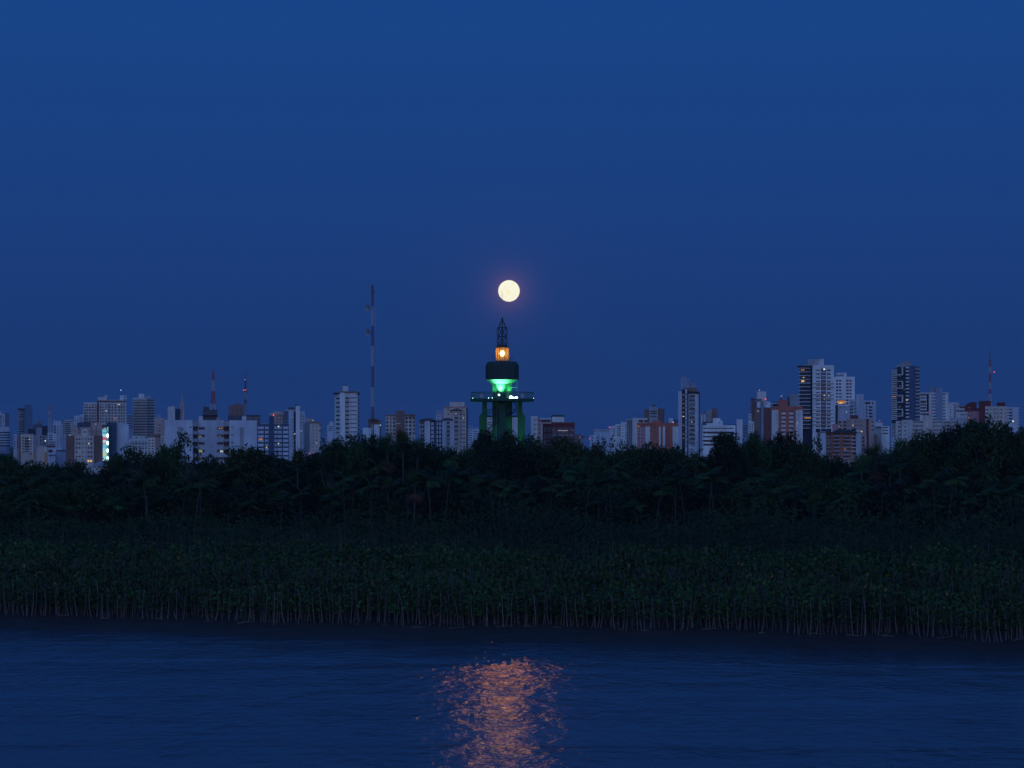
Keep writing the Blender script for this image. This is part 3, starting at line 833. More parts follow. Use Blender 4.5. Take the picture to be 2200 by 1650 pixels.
m = MB(); m.box(b.X(230), b.X(233), b.d - 1.1, b.d - 0.4, b.Z(991), b.Z(917)); m.build('lamp_rail', emit('teal_rail', (0.25, 0.8, 0.8), 0.28), t)
CY = emit('cyan_lamp', (0.65, 1.0, 0.97), 4.0)
for py in (936, 952, 968, 984.5):
    m = MB(); m.sphere((b.X(231.2), b.d - 1.4, b.Z(py)), 2.1 * b.k, 10, 8, 2.0); m.build('lamp', CY, t, True)
m = MB(); m.box(b.X(223), b.X(228), b.d - 1.2, b.d - 1.0, b.Z(920.8), b.Z(919.4)); m.build('top_strip', L_WHITE, t)
m = MB(); m.box(b.X(230.6), b.X(232), b.d - 1.3, b.d - 1.12, b.Z(925), b.Z(917)); m.build('tube_lamp', emit('dim_cyan', (.4, .8, .85), .6), t)

# low things at the far left
b = Bld('apartment_block', 'beige balcony block with a green-white lamp, low at the left', 1600)
b.block(45, 71.5, 933.5, mat=CREAM, wins=[([(47.5, 51.5)], rows(939.5, 5.9, 6, 3)), ([(53, 63)], rows(939.5, 5.9, 6, 4.4)), ([(65, 69)], rows(940.5, 5.9, 6, 2.2))])
b.block(40, 45, 937, mat=BROWN, o=1); b.block(71.5, 77.5, 935, mat=GREY, o=1); b.slab(44.5, 72, 932.6, 935.5, -0.5, 5, CREAM, 'roof_edge'); b.slabs(52.5, 64, rows(944.2, 5.9, 6, 1), -0.8, 0.05, OFFW, 'balcony_slab')
b.lamp(63.3, 944, L_YEL, 1.3, o=-1, name='lamp'); b.lamp(62.6, 943.6, L_BLUE, 0.6, o=-1.4, name='lamp')
b = Bld('apartment_block', 'thin white block with one window column behind the beige balcony block', 1750)
b.block(29, 36.3, 933, mat=PALEB, wins=[([(30, 32.5)], rows(937, 5.2, 6, 2.2))]); b.block(36.3, 41, 935, mat=TAN, o=1, wins=[([(37, 39.5)], rows(940, 5.2, 5, 2.2))])
b = Bld('low_building', 'cream plain gable block with an ochre strip on its right edge', 1250)
b.block(78, 95.3, 959.5, mat=CREAM); b.block(95.3, 101, 959.5, mat=CREAM, o=0.01); b.slab(95.3, 100.6, 971, 996, -0.15, 0.05, OCHRE, 'ochre_panel'); b.block(45, 78, 972, mat=CREAM, o=2, wins=[([(64, 68)], [(974.5, 977)])]); b.slab(72, 76, 972.5, 985, 1.8, 2.05, OCHRE, 'ochre_panel')
b = Bld('frame_building', 'blue and white concrete frame building with a red storey left of the white tower', 1500)
b.block(102, 121, 931.5, mat=PALEB, wins=[([(105, 113)], rows(934, 4.6, 3, 2.6)), ([(104, 119)], rows(949, 4.5, 2, 2.3))]); b.slab(102, 119, 957, 961, -0.3, 0.05, DRED, 'red_panel'); b.slab(104, 113, 966, 972, -0.3, 0.05, DRED, 'red_panel')
b.block(84, 101, 935.5, mat=GREY, o=4, wins=[([(91, 97)], rows(938, 5, 4, 3)), ([(86, 89)], rows(937, 7, 3, 5))]); b.slab(102, 116, 929.5, 931.5, -0.3, 4, PALEB, 'roof_edge'); b.lit(96, 98.5, 946, 948.3, L_BLUE)
b = Bld('low_building', 'pale blue low houses with flat roofs left of the brown winged hotel', 1200)
b.block(104.5, 119, 978.5, mat=PALEB, o=-2); b.block(119, 141, 969, mat=MIDB, o=1); b.slab(104, 119.5, 976.8, 978.5, -2.6, 4, BLUE, 'roof_edge'); b.slab(121, 141.5, 966.5, 969, 0.5, 8, DGREY, 'roof_edge'); b.block(133, 142, 941, mat=MIDB, o=9)
b = Bld('warehouse', 'low shed with white gable trusses and grey roof below the lit screen', 950)
b.block(176, 232, 1001, mat=WHITE); b.hip(198, 234, 1000.5, 991.5, GREY, 10, 3)
for x in range(178, 230, 10):
    m = MB(); m.tube((b.X(x), b.d - 0.3, b.Z(1008)), (b.X(x + 5), b.d - 0.3, b.Z(1001)), 0.12, None, 4); m.tube((b.X(x + 5), b.d - 0.3, b.Z(1001)), (b.X(x + 10), b.d - 0.3, b.Z(1008)), 0.12, None, 4); m.build('truss', STEEL, b.root)

b = Bld('apartment_tower', 'banded tower with sloped penthouse, pale slabs and dark window strips', 1750)
b.block(285.5, 315, 855, mat=OFFW, wins=[([(286.5, 314.5)], rows(858.5, 5.75, 15, 2.7))], o=-1); b.block(315, 332.5, 856, mat=GREY, wins=[([(316.5, 332)], rows(859, 5.75, 15, 3.0))], sk=6, o=-1)  # right face in grey: its shade painted as a darker wall
b.slabs(285, 333, rows(861.4, 5.75, 14, 1.0), -1.7, -0.95, OFFW, 'balcony_slab'); b.block(298, 310, 845.5, 855, OFFW, 8, 3, name='penthouse'); b.hip(309, 326, 855, 849, GREY, 8, 2, 3, 'sloped_roof'); b.antennas(300, 313, 845.5, 841.5, 2)
for px, py in ((303, 865), (306, 882), (304, 889), (302, 875.5), (311, 913)): b.lit(px, px + 1.6, py, py + 1.4, L_DIM, -1.2)
b = Bld('apartment_block', 'low white block of small windows below the banded tower', 1400)
b.block(277, 318, 944, mat=OFFW, wins=[([(280, 283), (285, 288), (291, 294), (299, 302), (306, 309), (312, 315)], rows(948, 4.9, 8, 2.2))]); b.block(284, 312, 937, 944, OFFW, 8, 3, wins=[([(290, 296), (302, 306)], [(939.5, 941.5)])]); b.slabs(277, 318, rows(951, 9.8, 3, 0.9), -0.8, 0.05, OFFW, 'ledge')
b = Bld('apartment_block', 'pinkish tan blocks with a rounded brown roof left of the wide grey slab', 1550)
b.block(331, 354, 899, mat=TAN, o=2, wins=[([(341, 346)], rows(912, 6.5, 8, 2)), ([(348, 351)], rows(903, 6.5, 3, 2))]); b.block(316, 334, 940, mat=CREAM, wins=[([(319, 323), (326, 330)], rows(945, 6, 6, 2.3))]); b.hip(320, 345, 937, 924, BROWN, 9, 3, 0.5, 'roof'); b.block(333, 346, 890, 899, MIDB, 6, 4); b.block(345, 354, 937, mat=CREAM, wins=[([(347, 351)], rows(941, 5.6, 6, 2))])

b = Bld('office_tower', 'plain pale slab with shaded right side behind the grey slab roofline', 1900)
b.block(360, 376, 873.5, mat=OFFW, o=1); b.block(376, 388, 878, mat=BLUE, sk=12, wins=[([(381, 386)], rows(882, 4, 4, 2))], o=1); b.slab(366, 374, 871.5, 873.5, 3, 8, TAN, 'roof_box')  # dark blue wall colour stands in for shade on the right side
b = Bld('spired_tower', 'far slender tower topped with a stepped spire', 2900)
b.block(386.5, 395.8, 863, mat=TAN, wins=[([(389.5, 391)], rows(866, 4.2, 9, 2.6))], depth=6); b.block(389.5, 394, 857, 863, GREY, 4, 1, name='spire_base'); b.lamp(391.5, 851.5, GREY, 0.5, 843, o=2, name='finial')
m = MB(); m.lathe((b.X(391.6), b.d + 3), [(1.6, b.Z(857)), (0.5, b.Z(850)), (0.12, b.Z(842))], 8); m.build('spire', GREY, b.root)

b = Bld('apartment_slab', 'wide pale grey slab with twin blank wings and recessed balcony columns', 920)
b.block(354, 414, 902.5, mat=PALEB, o=-1.5, wins=[([(407, 411)], rows(917, 16.3, 4, 2.3))]); b.slab(382.5, 391.5, 917, 1015, -1.62, -1.45, GREY, 'blind_panel')
b.block(493, 552.5, 903, mat=PALEB, o=-1.5, wins=[([(497, 501)], rows(917, 16.3, 4, 2.3))]); b.slab(515.5, 524.5, 918, 1015, -1.62, -1.45, GREY, 'blind_panel')
CW = rows(917.5, 16.2, 5, 5.6)
b.block(425.5, 481, 902.8, mat=PALEB, o=0.5, wins=[([(426.5, 439.8)], CW), ([(466.5, 480.5)], CW)])
for a_, b_ in ((414.4, 425.2), (481.3, 492.7)):
    b.block(a_, b_, 905, mat=GREY, o=2.5, wins=[([(a_ + 1, b_ - 1)], rows(919, 16.2, 5, 6))]); b.slabs(a_, b_, rows(927, 16.2, 5, 6.2), -0.8, 2.4, GREY, 'balcony_front'); b.slab(a_, b_, 905, 916, -0.9, 2.4, GREY, 'top_panel')
b.lit(427.5, 434.5, 967, 971.6, L_YEL, 0.7); b.lit(473, 479.5, 967.5, 971.6, emit('pale_window', (.75, .9, .8), .5), 0.7); b.lit(470, 473, 919, 922, L_ORNG, 0.7); b.lit(475, 478, 918.5, 921, L_ORNG, 0.7); b.lit(427, 433.5, 936, 939.5, L_DIM, 0.7); b.lit(468, 476, 936.5, 938, L_DIM, 0.7); b.lit(429, 432.5, 983.5, 986, L_YEL, 0.7)
b.block(427, 436, 894, 902.5, OFFW, 6, 3, name='roof_box'); b.block(465, 474, 897.5, 902.5, PINK, 5, 3, name='roof_box'); b.block(521.5, 530, 894, 902.5, OFFW, 6, 3, name='roof_box')
b = Bld('equipment_building', 'dark rooftop equipment block crowded with antennas under the red and white mast', 1300)
b.block(435.5, 467, 880, mat=DGREY, o=2, wins=[([(437, 466)], [(892.8, 894.6)])]); b.slab(434.5, 468, 891.5, 893, -0.8, 6, NAVY, 'ledge'); b.antennas(436, 444, 880, 868, 3); b.antennas(461, 467, 880, 867, 3); b.block(438, 449, 874, 880, DGREY, 5, 4, name='equipment_shed')
t, X, k = lattice_tower('lattice_mast', 'red and white lattice mast rising from the dark equipment block', 1300, 458, [(786, 796, 0.2, 0.35, STEEL), (796, 817, 0.9, 2.0, RED), (817, 840, 1.7, 2.4, MWHITE), (840, 868, 2.5, 4.2, RED), (868, 881, 4.2, 5.0, MWHITE)], r=0.17)
mast_ring(t, X, 1300, k, 846.5, 4.8, RED); mast_ring(t, X, 1300, k, 803, 2.0, RED)
t, X, k = lattice_tower('lattice_mast', 'darker thin lattice mast with red warning lamps beside the brown block', 1700, 527.5, [(797, 812, 0.2, 0.4, STEEL), (812, 836, 1.0, 1.3, DRED), (836, 843, 1.5, 1.6, RED), (843, 858, 1.6, 1.9, GREY), (858, 867, 1.9, 2.3, DRED), (867, 904, 2.3, 3.6, GREY)], r=0.15)
mast_ring(t, X, 1700, k, 839.5, 2.8, STEEL)
for dx in (-2, 2): mast_lamp(t, X, 1695, k, dx, 838.2, L_RED, 0.4)
mast_lamp(t, X, 1695, k, 0.8, 816, L_PINK, 0.3)
b = Bld('apartment_tower', 'hazy brown tower with stepped roof behind the thin lattice mast', 2000)
b.block(491, 525, 871, mat=BROWN, wins=[([(499, 502), (507, 510), (516, 518)], rows(878, 5, 5, 2.4))]); b.block(503, 518, 867.5, 871, BROWN, 8, 3, name='roof_box'); b.block(490, 525, 893, mat=DGREY, o=-15)
b = Bld('glass_penthouse', 'grey green glazed rooftop storey right of the thin lattice mast', 1500)
b.block(529.5, 559, 893, mat=DGREY, wins=[([(531, 541), (543, 557)], rows(895, 7, 2, 5.5))], gmat=GGLASS); b.slab(529, 559.5, 892, 893.4, -0.6, 4, NAVY, 'roof_edge')

b = Bld('grid_building', 'white apartment block in a dark blue grid with a blue centre tower', 1150)
GR = rows(914.5, 9.25, 8, 7.6)
b.block(553.2, 621, 911.5, mat=BLUE)
for a_, b_ in ((554, 566.5), (569.3, 577.3), (589, 594.5), (596, 605), (608, 619.5)):
    for ra, rb in GR:
        m_ = b.slab(a_, b_, ra + 1.6, rb, -0.5, 0.05, PALEB, 'balcony_front')
    b.slabs(a_ + 1.5, b_ - 1.5, [(ra + 0.1, ra + 1.6) for ra, rb in GR], -0.1, 0.03, NAVY, 'painted_shade')  # thin navy slabs paint the shade above each balcony front
b.block(578, 588.6, 895, mat=BLUE, o=-1.2, depth=10); b.slab(577.5, 589, 894.3, 896, -1.5, 6, DGREY, 'roof_edge'); b.block(561, 576, 908.5, 911.5, GREY, 6, 4, name='roof_shed')
b.lit(597, 600, 914.7, 918, L_WHITE, -0.6); b.lit(597, 599.5, 951.5, 954.5, L_WHITE, -0.6); b.lit(571.5, 574, 960, 962.5, L_WARM, -0.6); b.lit(556, 564, 942, 945, L_ORNG, -0.6)
b = Bld('apartment_block', 'pinkish block with a red rooftop lamp behind the blue grid building', 1450)
b.block(580.5, 608, 888.5, mat=TAN, wins=[([(595, 597), (600, 604)], rows(893, 6.5, 3, 2.4))]); b.block(588, 606, 883, 888.5, TAN, 8, 3, name='roof_storey'); b.slab(580, 609, 887.8, 889.8, -0.6, 4, OFFW, 'roof_edge'); b.lamp(587.5, 891.8, L_RED, 1.5, o=-0.8); b.lit(599.5, 601, 897, 899, L_DIM)
b.block(608, 618, 883, mat=MIDB, o=3, wins=[([(614, 618)], rows(886, 6, 5, 3))])
b = Bld('apartment_tower', 'white twin shaft tower, tallest of the cluster right of the blue grid', 1450)
b.block(620.5, 631, 881.5, mat=PALEB, wins=[([(628.3, 630)], rows(892, 7.3, 12, 2.6))], o=-1); b.block(631, 635.5, 884, mat=BLUE, o=2); b.block(635.5, 645.3, 872.2, mat=WHITE, o=-1.5); b.block(646, 655.3, 883.5, mat=PALEB, wins=[([(650.5, 652.5)], rows(893, 6.8, 6, 2.6))], o=0.5); b.block(645.3, 647, 876, mat=BLUE, o=2)
b.block(634.3, 639, 868.5, 872.2, DGREY, 4, 1, name='roof_tank'); b.slab(612, 636, 880.5, 882.4, -1.6, 6, OFFW, 'roof_edge'); b.block(619, 634, 875, 880.5, DGREY, 6, 2, name='roof_room')
for py in (931, 944): b.lit(632.3, 634.4, py, py + 2.2, L_PINK if py < 940 else L_DIM, 1.9)
b.lit(646.4, 647.6, 925.5, 927.5, L_PINK, 0.4); b.lit(632.5, 634, 956.5, 958, L_DIM, 1.9)
b = Bld('apartment_block', 'beige block with two dotted window columns and brown roof edge', 1200)
b.block(652, 665.5, 909, mat=GREY, sk=-9); b.block(665.5, 688.2, 908.5, mat=CREAM, wins=[([(672.3, 674.3), (679, 681)], rows(915.5, 7.25, 10, 2.4))], o=0); b.block(688.2, 693, 910, mat=PALEB, sk=6)
b.slab(664.5, 689, 906.3, 908.7, -0.7, 8, BROWN, 'roof_edge'); b.block(656, 672, 898.5, 906.5, TAN, 8, 4, name='roof_room'); b.slabs(686, 691, rows(912, 12.3, 2, 1.5), -1.2, 0.0, NAVY, 'vent'); b.lit(679, 681, 951, 952.8, L_WHITE); b.lamp(672.5, 903.3, L_PINK, 0.9, o=3.8, name='lamp'); b.lamp(661, 903.5, L_DIM, 0.7, o=3.8, name='lamp'); b.lamp(664.3, 974, L_RED, 1.2, o=-2)
b = Bld('apartment_tower', 'faint small pale block left of the tower with dark roof rim', 2400)
b.block(703, 717, 913, mat=PALEB, wins=[([(705, 715)], rows(916, 4, 3, 1.4))]); b.block(708, 716.5, 906, 913, PALEB, 10, 3, name='roof_box'); b.block(693.5, 704, 938, mat=MIDB, o=5, wins=[([(695, 700)], rows(942, 5, 4, 2))])
b = Bld('apartment_tower', 'white tower with dark roof rim, balcony column and black window slits', 1400)
TR = rows(853.5, 9.15, 10, 5.6)
b.block(718.5, 731, 844.5, mat=WHITE, sk=-4, wins=[([(722, 729.5)], rows(854.5, 9.15, 9, 3.4))]); b.block(731, 741.5, 843, mat=WHITE, o=-1.0)
b.block(741.5, 768.2, 842.5, mat=WHITE, o=0, wins=[([(742, 750.3)], TR), ([(752, 767)], rows(853.8, 9.15, 10, 1.9))]); b.block(768.2, 772.5, 845, mat=PALEB, sk=5, wins=[([(769.2, 772)], rows(856.5, 9.15, 10, 4.4))])
b.slabs(741.3, 750.8, rows(857.2, 9.15, 9, 1.7), -0.9, 0.05, OFFW, 'balcony_rail'); b.slab(729.5, 769, 841, 842.8, -1.5, 10, BROWN, 'roof_rim'); b.slab(768, 773, 843.5, 847.5, -0.6, 8, NAVY, 'roof_rim'); b.slab(716, 731, 844, 846.5, 0.5, 9, NAVY, 'roof_rim')
b.block(736, 748.5, 829, 841, OFFW, 7, 3, name='penthouse'); b.antennas(736.5, 747, 829, 823, 3); b.hip(722, 738, 841.6, 838.5, TAN, 8, 2, 1)
b = Bld('low_building', 'white low block at the foot of the tall striped mast', 1500)
b.block(779, 815, 919, mat=WHITE, o=-4); b.block(791, 819, 902, mat=BROWN, o=3, wins=[([(793, 797), (800, 804), (808, 812)], rows(906, 5, 3, 2.6))]); b.hip(790, 813, 902, 897, BROWN, 8, 2.5); b.block(797, 815, 912, 919, OFFW, 5, -2, name='roof_room'); b.lit(816.5, 818, 912.5, 914.5, L_BLUE, 2.9)

# guyed mast
t, X, k = lattice_tower('guyed_mast', 'very tall slender red and white mast with two dishes on its left', 760, 800.5, [(612, 628, 1.6, 1.6, MRED), (628, 658, 2.0, 2.0, MRED), (658, 700, 2.2, 2.2, MWHITE), (700, 744, 2.2, 2.2, MRED), (744, 787, 2.3, 2.3, MWHITE), (787, 832, 2.3, 2.3, MRED), (832, 874, 2.4, 2.4, MWHITE), (874, 945, 2.4, 2.4, MRED)], legs=3, r=0.065, braces=2.0)
for py in (661.5, 714.5):
    m = MB(); c0 = Vector((X - 10 * k, 760, CAM_H + (HOR - py) * k))
    n0 = len(m.v); prof = [(0.06, 0.42), (0.5, 0.3), (0.9, 0.08), (1.15, -0.2)]
    ax = Vector((-0.75, -0.66, 0)).normalized(); u = Vector((0, 0, 1)); w_ = ax.cross(u)
    for r_, h_ in prof:
        for i in range(16):
            tt = 2 * math.pi * i / 16; m.v.append(tuple(c0 - ax * h_ + (u * math.cos(tt) + w_ * math.sin(tt)) * r_))
    for q in range(3):
        for i in range(16):
            j = (i + 1) % 16; m.f.append((n0 + q * 16 + i, n0 + q * 16 + j, n0 + (q + 1) * 16 + j, n0 + (q + 1) * 16 + i))
    ds = m.build('dish', GREY, t, True)
    m = MB(); m.tube(c0 - ax * 0.4, (X, 760, c0.z), 0.1, None, 5); m.build('dish_arm', STEEL, t)
    m = MB(); m.tube(c0 - ax * 0.35, c0 + ax * 0.35, 0.09, 0.05, 5); m.build('feed_horn', STEEL, ds)
for py, l_ in ((616.5, 14), (620, 8), (631, 9), (647, 20), (612.5, 4)):
    m = MB(); z = CAM_H + (HOR - py) * k
    m.tube((X, 760, z), (X - l_ * k, 759.6, z + 0.1), 0.035, None, 4)
    for q in range(4): m.tube((X - l_ * k * (q + 1) / 4.2, 759.3, z), (X - l_ * k * (q + 1) / 4.2, 760.2, z), 0.02, None, 3)
    m.build('yagi_antenna', STEEL, t)
m = MB(); z = CAM_H + (HOR - 627) * k; m.box(X - 3.4 * k, X + 6 * k, 759.6, 760.4, z - 0.12, z + 0.12); m.build('cross_arm', STEEL, t)
for dx, p0, p1 in ((5.5, 660, 708), (6.8, 672, 685)):
    m = MB(); m.tube((X + dx * k, 760, CAM_H + (HOR - p0) * k), (X + dx * k, 760, CAM_H + (HOR - p1) * k), 0.05, None, 4); m.tube((X, 760, CAM_H + (HOR - (p0 + p1) / 2) * k), (X + dx * k, 760, CAM_H + (HOR - (p0 + p1) / 2) * k), 0.03, None, 4); m.build('whip_antenna', GREY, t)

b = Bld('apartment_block', 'brown and cream block with a raised brown centre above the fan palms', 1350)
b.block(828.5, 851, 893, mat=CREAM, wins=[([(829.5, 834.5), (838.5, 841), (844.5, 849)], rows(897, 8, 5, 5))]); b.block(851, 869.5, 883, mat=BROWN, o=-1.5); b.block(869.5, 892, 892, mat=CREAM, wins=[([(871, 876), (879, 884), (888, 891.5)], rows(896, 8, 5, 5))], sk=3)
b.block(854, 868.5, 881.8, 883, BROWN, 8, 0, name='roof_cap'); b.slab(828, 851, 891, 893.6, -0.7, 8, BROWN, 'roof_edge'); b.slab(869.5, 892.5, 890, 893, -0.7, 8, BROWN, 'roof_edge'); b.slabs(834.5, 838.5, [(902, 950)], -0.8, 0.05, CREAM, 'pier'); b.slabs(849, 860, [(909, 911)], -2, 0.0, OFFW, 'canopy')
b = Bld('apartment_block', 'pale blue block with dark hipped roofs and barred balconies', 1150)
b.block(901.5, 912.5, 903.5, mat=GREY, wins=[([(903, 907), (908, 911.5)], rows(905, 9.1, 7, 6))]); b.block(912.5, 924, 903, mat=PALEB, o=-1.2); b.block(924, 950, 903.5, mat=BLUE, o=1)
for a_, b_ in ((926, 932), (938, 941), (943.5, 948)): b.slabs(a_, b_, rows(907.5, 9.1, 7, 6.2), -0.3, 1.05, PALEB, 'balcony_front')
b.block(950, 973.5, 903, mat=PALEB, o=-1.2, wins=[([(959.5, 966.5)], rows(906, 9.1, 7, 7))]); b.slabs(959, 967, rows(910.5, 9.1, 7, 3), -2.0, -1.2, GREY, 'round_balcony'); b.hip(899.5, 938, 903.5, 899, TILE, 10, 3, -1.8); b.hip(947, 976, 903, 898.3, TILE, 10, 2, -1.8)
b.block(937.5, 948, 891, mat=PALEB, o=3, wins=[([(940, 942), (944.5, 946)], rows(893, 6, 3, 4))], depth=8); b.slabs(948.4, 949.4, [(905, 960)], -1, 1.0, NAVY, 'down_pipe'); b.lit(932.5, 934, 934, 936, L_DIM, -0.4)
b = Bld('apartment_tower', 'beige tower with stepped top and two columns of square windows', 1250)
b.block(953.5, 1002, 873.5, mat=CREAM, o=3, wins=[([(961.5, 964)], rows(878, 11, 2, 3)), ([(989, 992.6), (995.5, 998.8)], rows(888.5, 8.6, 10, 3.2))]); b.block(973, 986, 883, mat=OFFW, o=1.5, wins=[([(976, 984.5)], rows(886, 9.3, 9, 5.5))]); b.slabs(975.5, 985, rows(889.5, 9.3, 9, 2.4), 0.6, 1.5, GREY, 'balcony_rail')
b.block(966, 998, 863.5, 873.5, CREAM, 9, 5, name='roof_storey'); b.hip(966, 993, 881.5, 876.5, BROWN, 6, 4, 0.2); b.slab(952.5, 1003.5, 872.6, 874.2, 2.3, 12, TAN, 'roof_edge'); b.block(1002.1, 1005, 876, mat=NAVY, o=6); b.lit(978.5, 981, 888, 891, L_WHITE, 1.4); b.lit(994.8, 997, 897, 898.6, L_WHITE, 2.9)
b = Bld('apartment_tower', 'faint bluish stub tower peeping out left of the beige stepped tower', 2000)
b.block(936, 954, 880.5, mat=MIDB)
b = Bld('banded_building', 'low pale blue striped block between the beige tower and the lighthouse', 1650)
b.block(1003, 1033, 922, mat=PALEB, wins=[([(1004, 1014)], rows(925, 4.8, 9, 1.6)), ([(1017, 1026)], rows(926, 4.8, 9, 1.6))]); b.block(1004, 1017, 914, 922, MIDB, 8, 3, name='roof_room'); b.block(1012, 1030, 918, 922, MIDB, 8, 4, name='roof_room')
b = Bld('apartment_block', 'pale block seen between the legs of the lighthouse', 1500)
b.block(1038, 1118, 896.5, mat=OFFW, wins=[([(1052, 1055)], [(899, 901.5)]), ([(1047, 1057)], rows(907, 4, 2, 1.6))]); b.block(1046, 1058, 894.5, 896.5, PALEB, 6, 2, name='roof_edge')

b = Bld('apartment_block', 'white block with two window columns and rooftop plants right of the lighthouse', 1300)
b.block(1140.5, 1156, 894, mat=OFFW, wins=[([(1148, 1150.6)], rows(900.5, 10, 4, 3)), ([(1154, 1155.6)], rows(900.5, 10, 4, 3))], o=-2); b.block(1156, 1184, 899, mat=TAN, wins=[([(1158, 1160)], rows(902, 9, 4, 3)), ([(1163, 1182)], [(902.5, 907)])]); b.block(1186.5, 1212, 895.5, mat=WHITE, o=1); b.slab(1160, 1184, 898, 901.5, -1.5, 5, PALEB, 'canopy'); b.antennas(1142, 1147, 894, 891, 1)
for i in range(16):
    x = 1186 + 25 * i / 15; m = MB(); m.sphere((b.X(x), b.d + 3, b.Z(895 - RNG.uniform(0, 2))), RNG.uniform(.3, .8), 7, 5); m.build('roof_plant', plain('roof_plant_green', (0.03, 0.05, 0.03)) if i == 0 else bpy.data.materials['roof_plant_green'], b.root)
b = Bld('office_building', 'dark red framed block with glass face and a lit strip, right of the lighthouse', 1000)
b.block(1166, 1185.5, 910, mat=DRED, sk=-6, wins=[([(1169, 1173), (1175, 1178), (1180, 1184)], rows(917, 14, 3, 11))], gmat=CURT); b.block(1185.5, 1234.5, 907, mat=DRED, o=0, wins=[([(1187, 1232)], [(917, 934), (936, 953), (955, 972)])], gmat=BGLASS, rec=0.5); b.slab(1186, 1234.8, 906.6, 909.4, -0.5, 0.05, BROWN, 'roof_edge'); b.slabs(1187, 1232.5, [(934.2, 935.8)], -0.3, 0.2, GREY, 'floor_slab')
b.lit(1198.5, 1220, 924.3, 925.6, emit('pale_strip', (.75, .7, .85), .35), 0.3); b.lit(1209, 1212, 926, 929, L_DIM, 0.3); b.lit(1230.5, 1232, 923, 926, L_DIM, 0.3); b.lit(1186.5, 1188, 923, 925, L_DIM, 0.3); b.slabs(1196, 1197, [(917, 952)], 0.1, 0.4, NAVY, 'mullion'); b.slabs(1210, 1210.8, [(917, 952)], 0.1, 0.4, NAVY, 'mullion'); b.slabs(1222, 1222.8, [(917, 952)], 0.1, 0.4, NAVY, 'mullion')
b = Bld('house_cluster', 'small far gabled houses low beside the dark red framed block', 1900)
b.block(1235, 1246, 933, mat=BROWN); b.block(1246, 1257, 936, mat=MIDB, o=4); b.hip(1244, 1256, 936, 930, MIDB, 9, 2.5); b.lit(1246, 1247.4, 938.5, 940, L_PINK)
b = Bld('low_building', 'pale blue stepped block right of the open gap in the skyline', 1500)
b.block(1276, 1317, 923.5, mat=PALEB, o=2); b.block(1267, 1300, 935.5, mat=PALEB, wins=[([(1283, 1286), (1271, 1274)], rows(939, 6, 3, 3))]); b.slab(1275.5, 1317.5, 922.5, 924, 1.3, 8, OFFW, 'roof_edge'); b.lamp(1266.8, 942.5, L_RED, 1.1, o=-2); b.block(1288, 1312, 931, mat=PALEB, o=-3)
b = Bld('apartment_block', 'white stepped block with striped windows and a red lamp on its left', 1450)
b.block(1312, 1334, 915, mat=WHITE, wins=[([(1315, 1322)], rows(921, 4.4, 4, 1.7)), ([(1325, 1333.5)], rows(914.6 + 1, 3.9, 6, 1.7))]); b.block(1322, 1334, 911.5, 915, WHITE, 8, 2, name='roof_storey'); b.block(1334, 1346, 907, mat=WHITE, o=-1, wins=[([(1337, 1339)], rows(914, 7.5, 5, 2)), ([(1343, 1345.6)], rows(912, 4, 8, 1.8))]); b.lamp(1309.5, 918, L_RED, 1.4, 921, o=3)
b = Bld('apartment_block', 'grey block with a framed stair grid and plain side, left of the coral block', 1350)
b.block(1346, 1358.6, 901.5, mat=GREY, wins=[([(1347.5, 1349.5), (1351, 1353), (1354.5, 1357)], rows(904.5, 4.6, 10, 3.2))]); b.block(1358.6, 1391, 898, mat=OFFW, wins=[([(1372, 1382), (1384, 1391)], [(902.5, 907.5)])], o=-1.5); b.slab(1346, 1359, 900.3, 902, -0.6, 5, OFFW, 'roof_edge'); b.antennas(1366, 1382, 898, 887, 3)
b = Bld('apartment_tower', 'brown tower with a grey glazed centre behind the coral block', 1750)
b.block(1384, 1395, 879, mat=BROWN); b.block(1394.8, 1413.5, 873.5, mat=GREY, o=-1, wins=[([(1397, 1411)], [(882.5, 885.5), (887, 889.6), (893.5, 896)])]); b.block(1413.5, 1427.5, 877.5, mat=BROWN, o=0.5, sk=6); b.block(1401, 1409, 869.5, 873.5, DGREY, 7, 3, name='roof_tank')
b = Bld('apartment_block', 'long coral and white block with rows of tiny windows', 1150)
KW = rows(917, 7.85, 7, 2.2)
b.block(1369, 1400.5, 911.5, mat=PINK, wins=[([(1383.5, 1385.6), (1397, 1399)], KW), ([(1371, 1374), (1377, 1380)], KW)]); b.slab(1376, 1379.5 - 3, 916, 975, -0.3, 0.02, WHITE, 'white_strip'); b.slab(1386.5, 1396.5, 916, 975, -0.2, 0.02, OFFW, 'white_strip'); b.slab(1369, 1457, 908.5, 914.5, -0.6, 6, CORAL, 'roof_band')
b.block(1400.5, 1457, 911, mat=CORAL, o=-0.5, wins=[([(1405.5, 1407.5), (1420.8, 1422.6), (1436.5, 1438.5)], KW)]); b.slab(1415.5, 1419.5, 916.5, 975, -0.8, -0.45, WHITE, 'white_strip'); b.slab(1424, 1429, 916.5, 975, -0.8, -0.45, WHITE, 'white_strip'); b.slab(1445, 1457, 916.5, 975, -0.8, -0.45, OFFW, 'white_panel'); b.block(1401, 1420, 903.5, 911, CORAL, 6, 2, name='roof_room'); b.lamp(1372.2, 916, L_ORNG, 1.5, o=-0.8, name='lamp')
for x in (1406.5, 1421.7, 1437.5):
    for q in range(1, 5): b.lit(x - 0.6, x + 0.6, 917.4 + 7.85 * q, 918.6 + 7.85 * q, L_DIM, -0.56)
b = Bld('low_building', 'tiny far white block left of the dark striped tower', 1900)
b.block(1437, 1446, 898.5, mat=WHITE, wins=[([(1438.5, 1441.5)], rows(902, 4, 2, 1.8))]); b.block(1446, 1457, 902, mat=BLUE, o=3); b.lit(1445.6, 1447.2, 905.5, 908.5, L_WHITE)

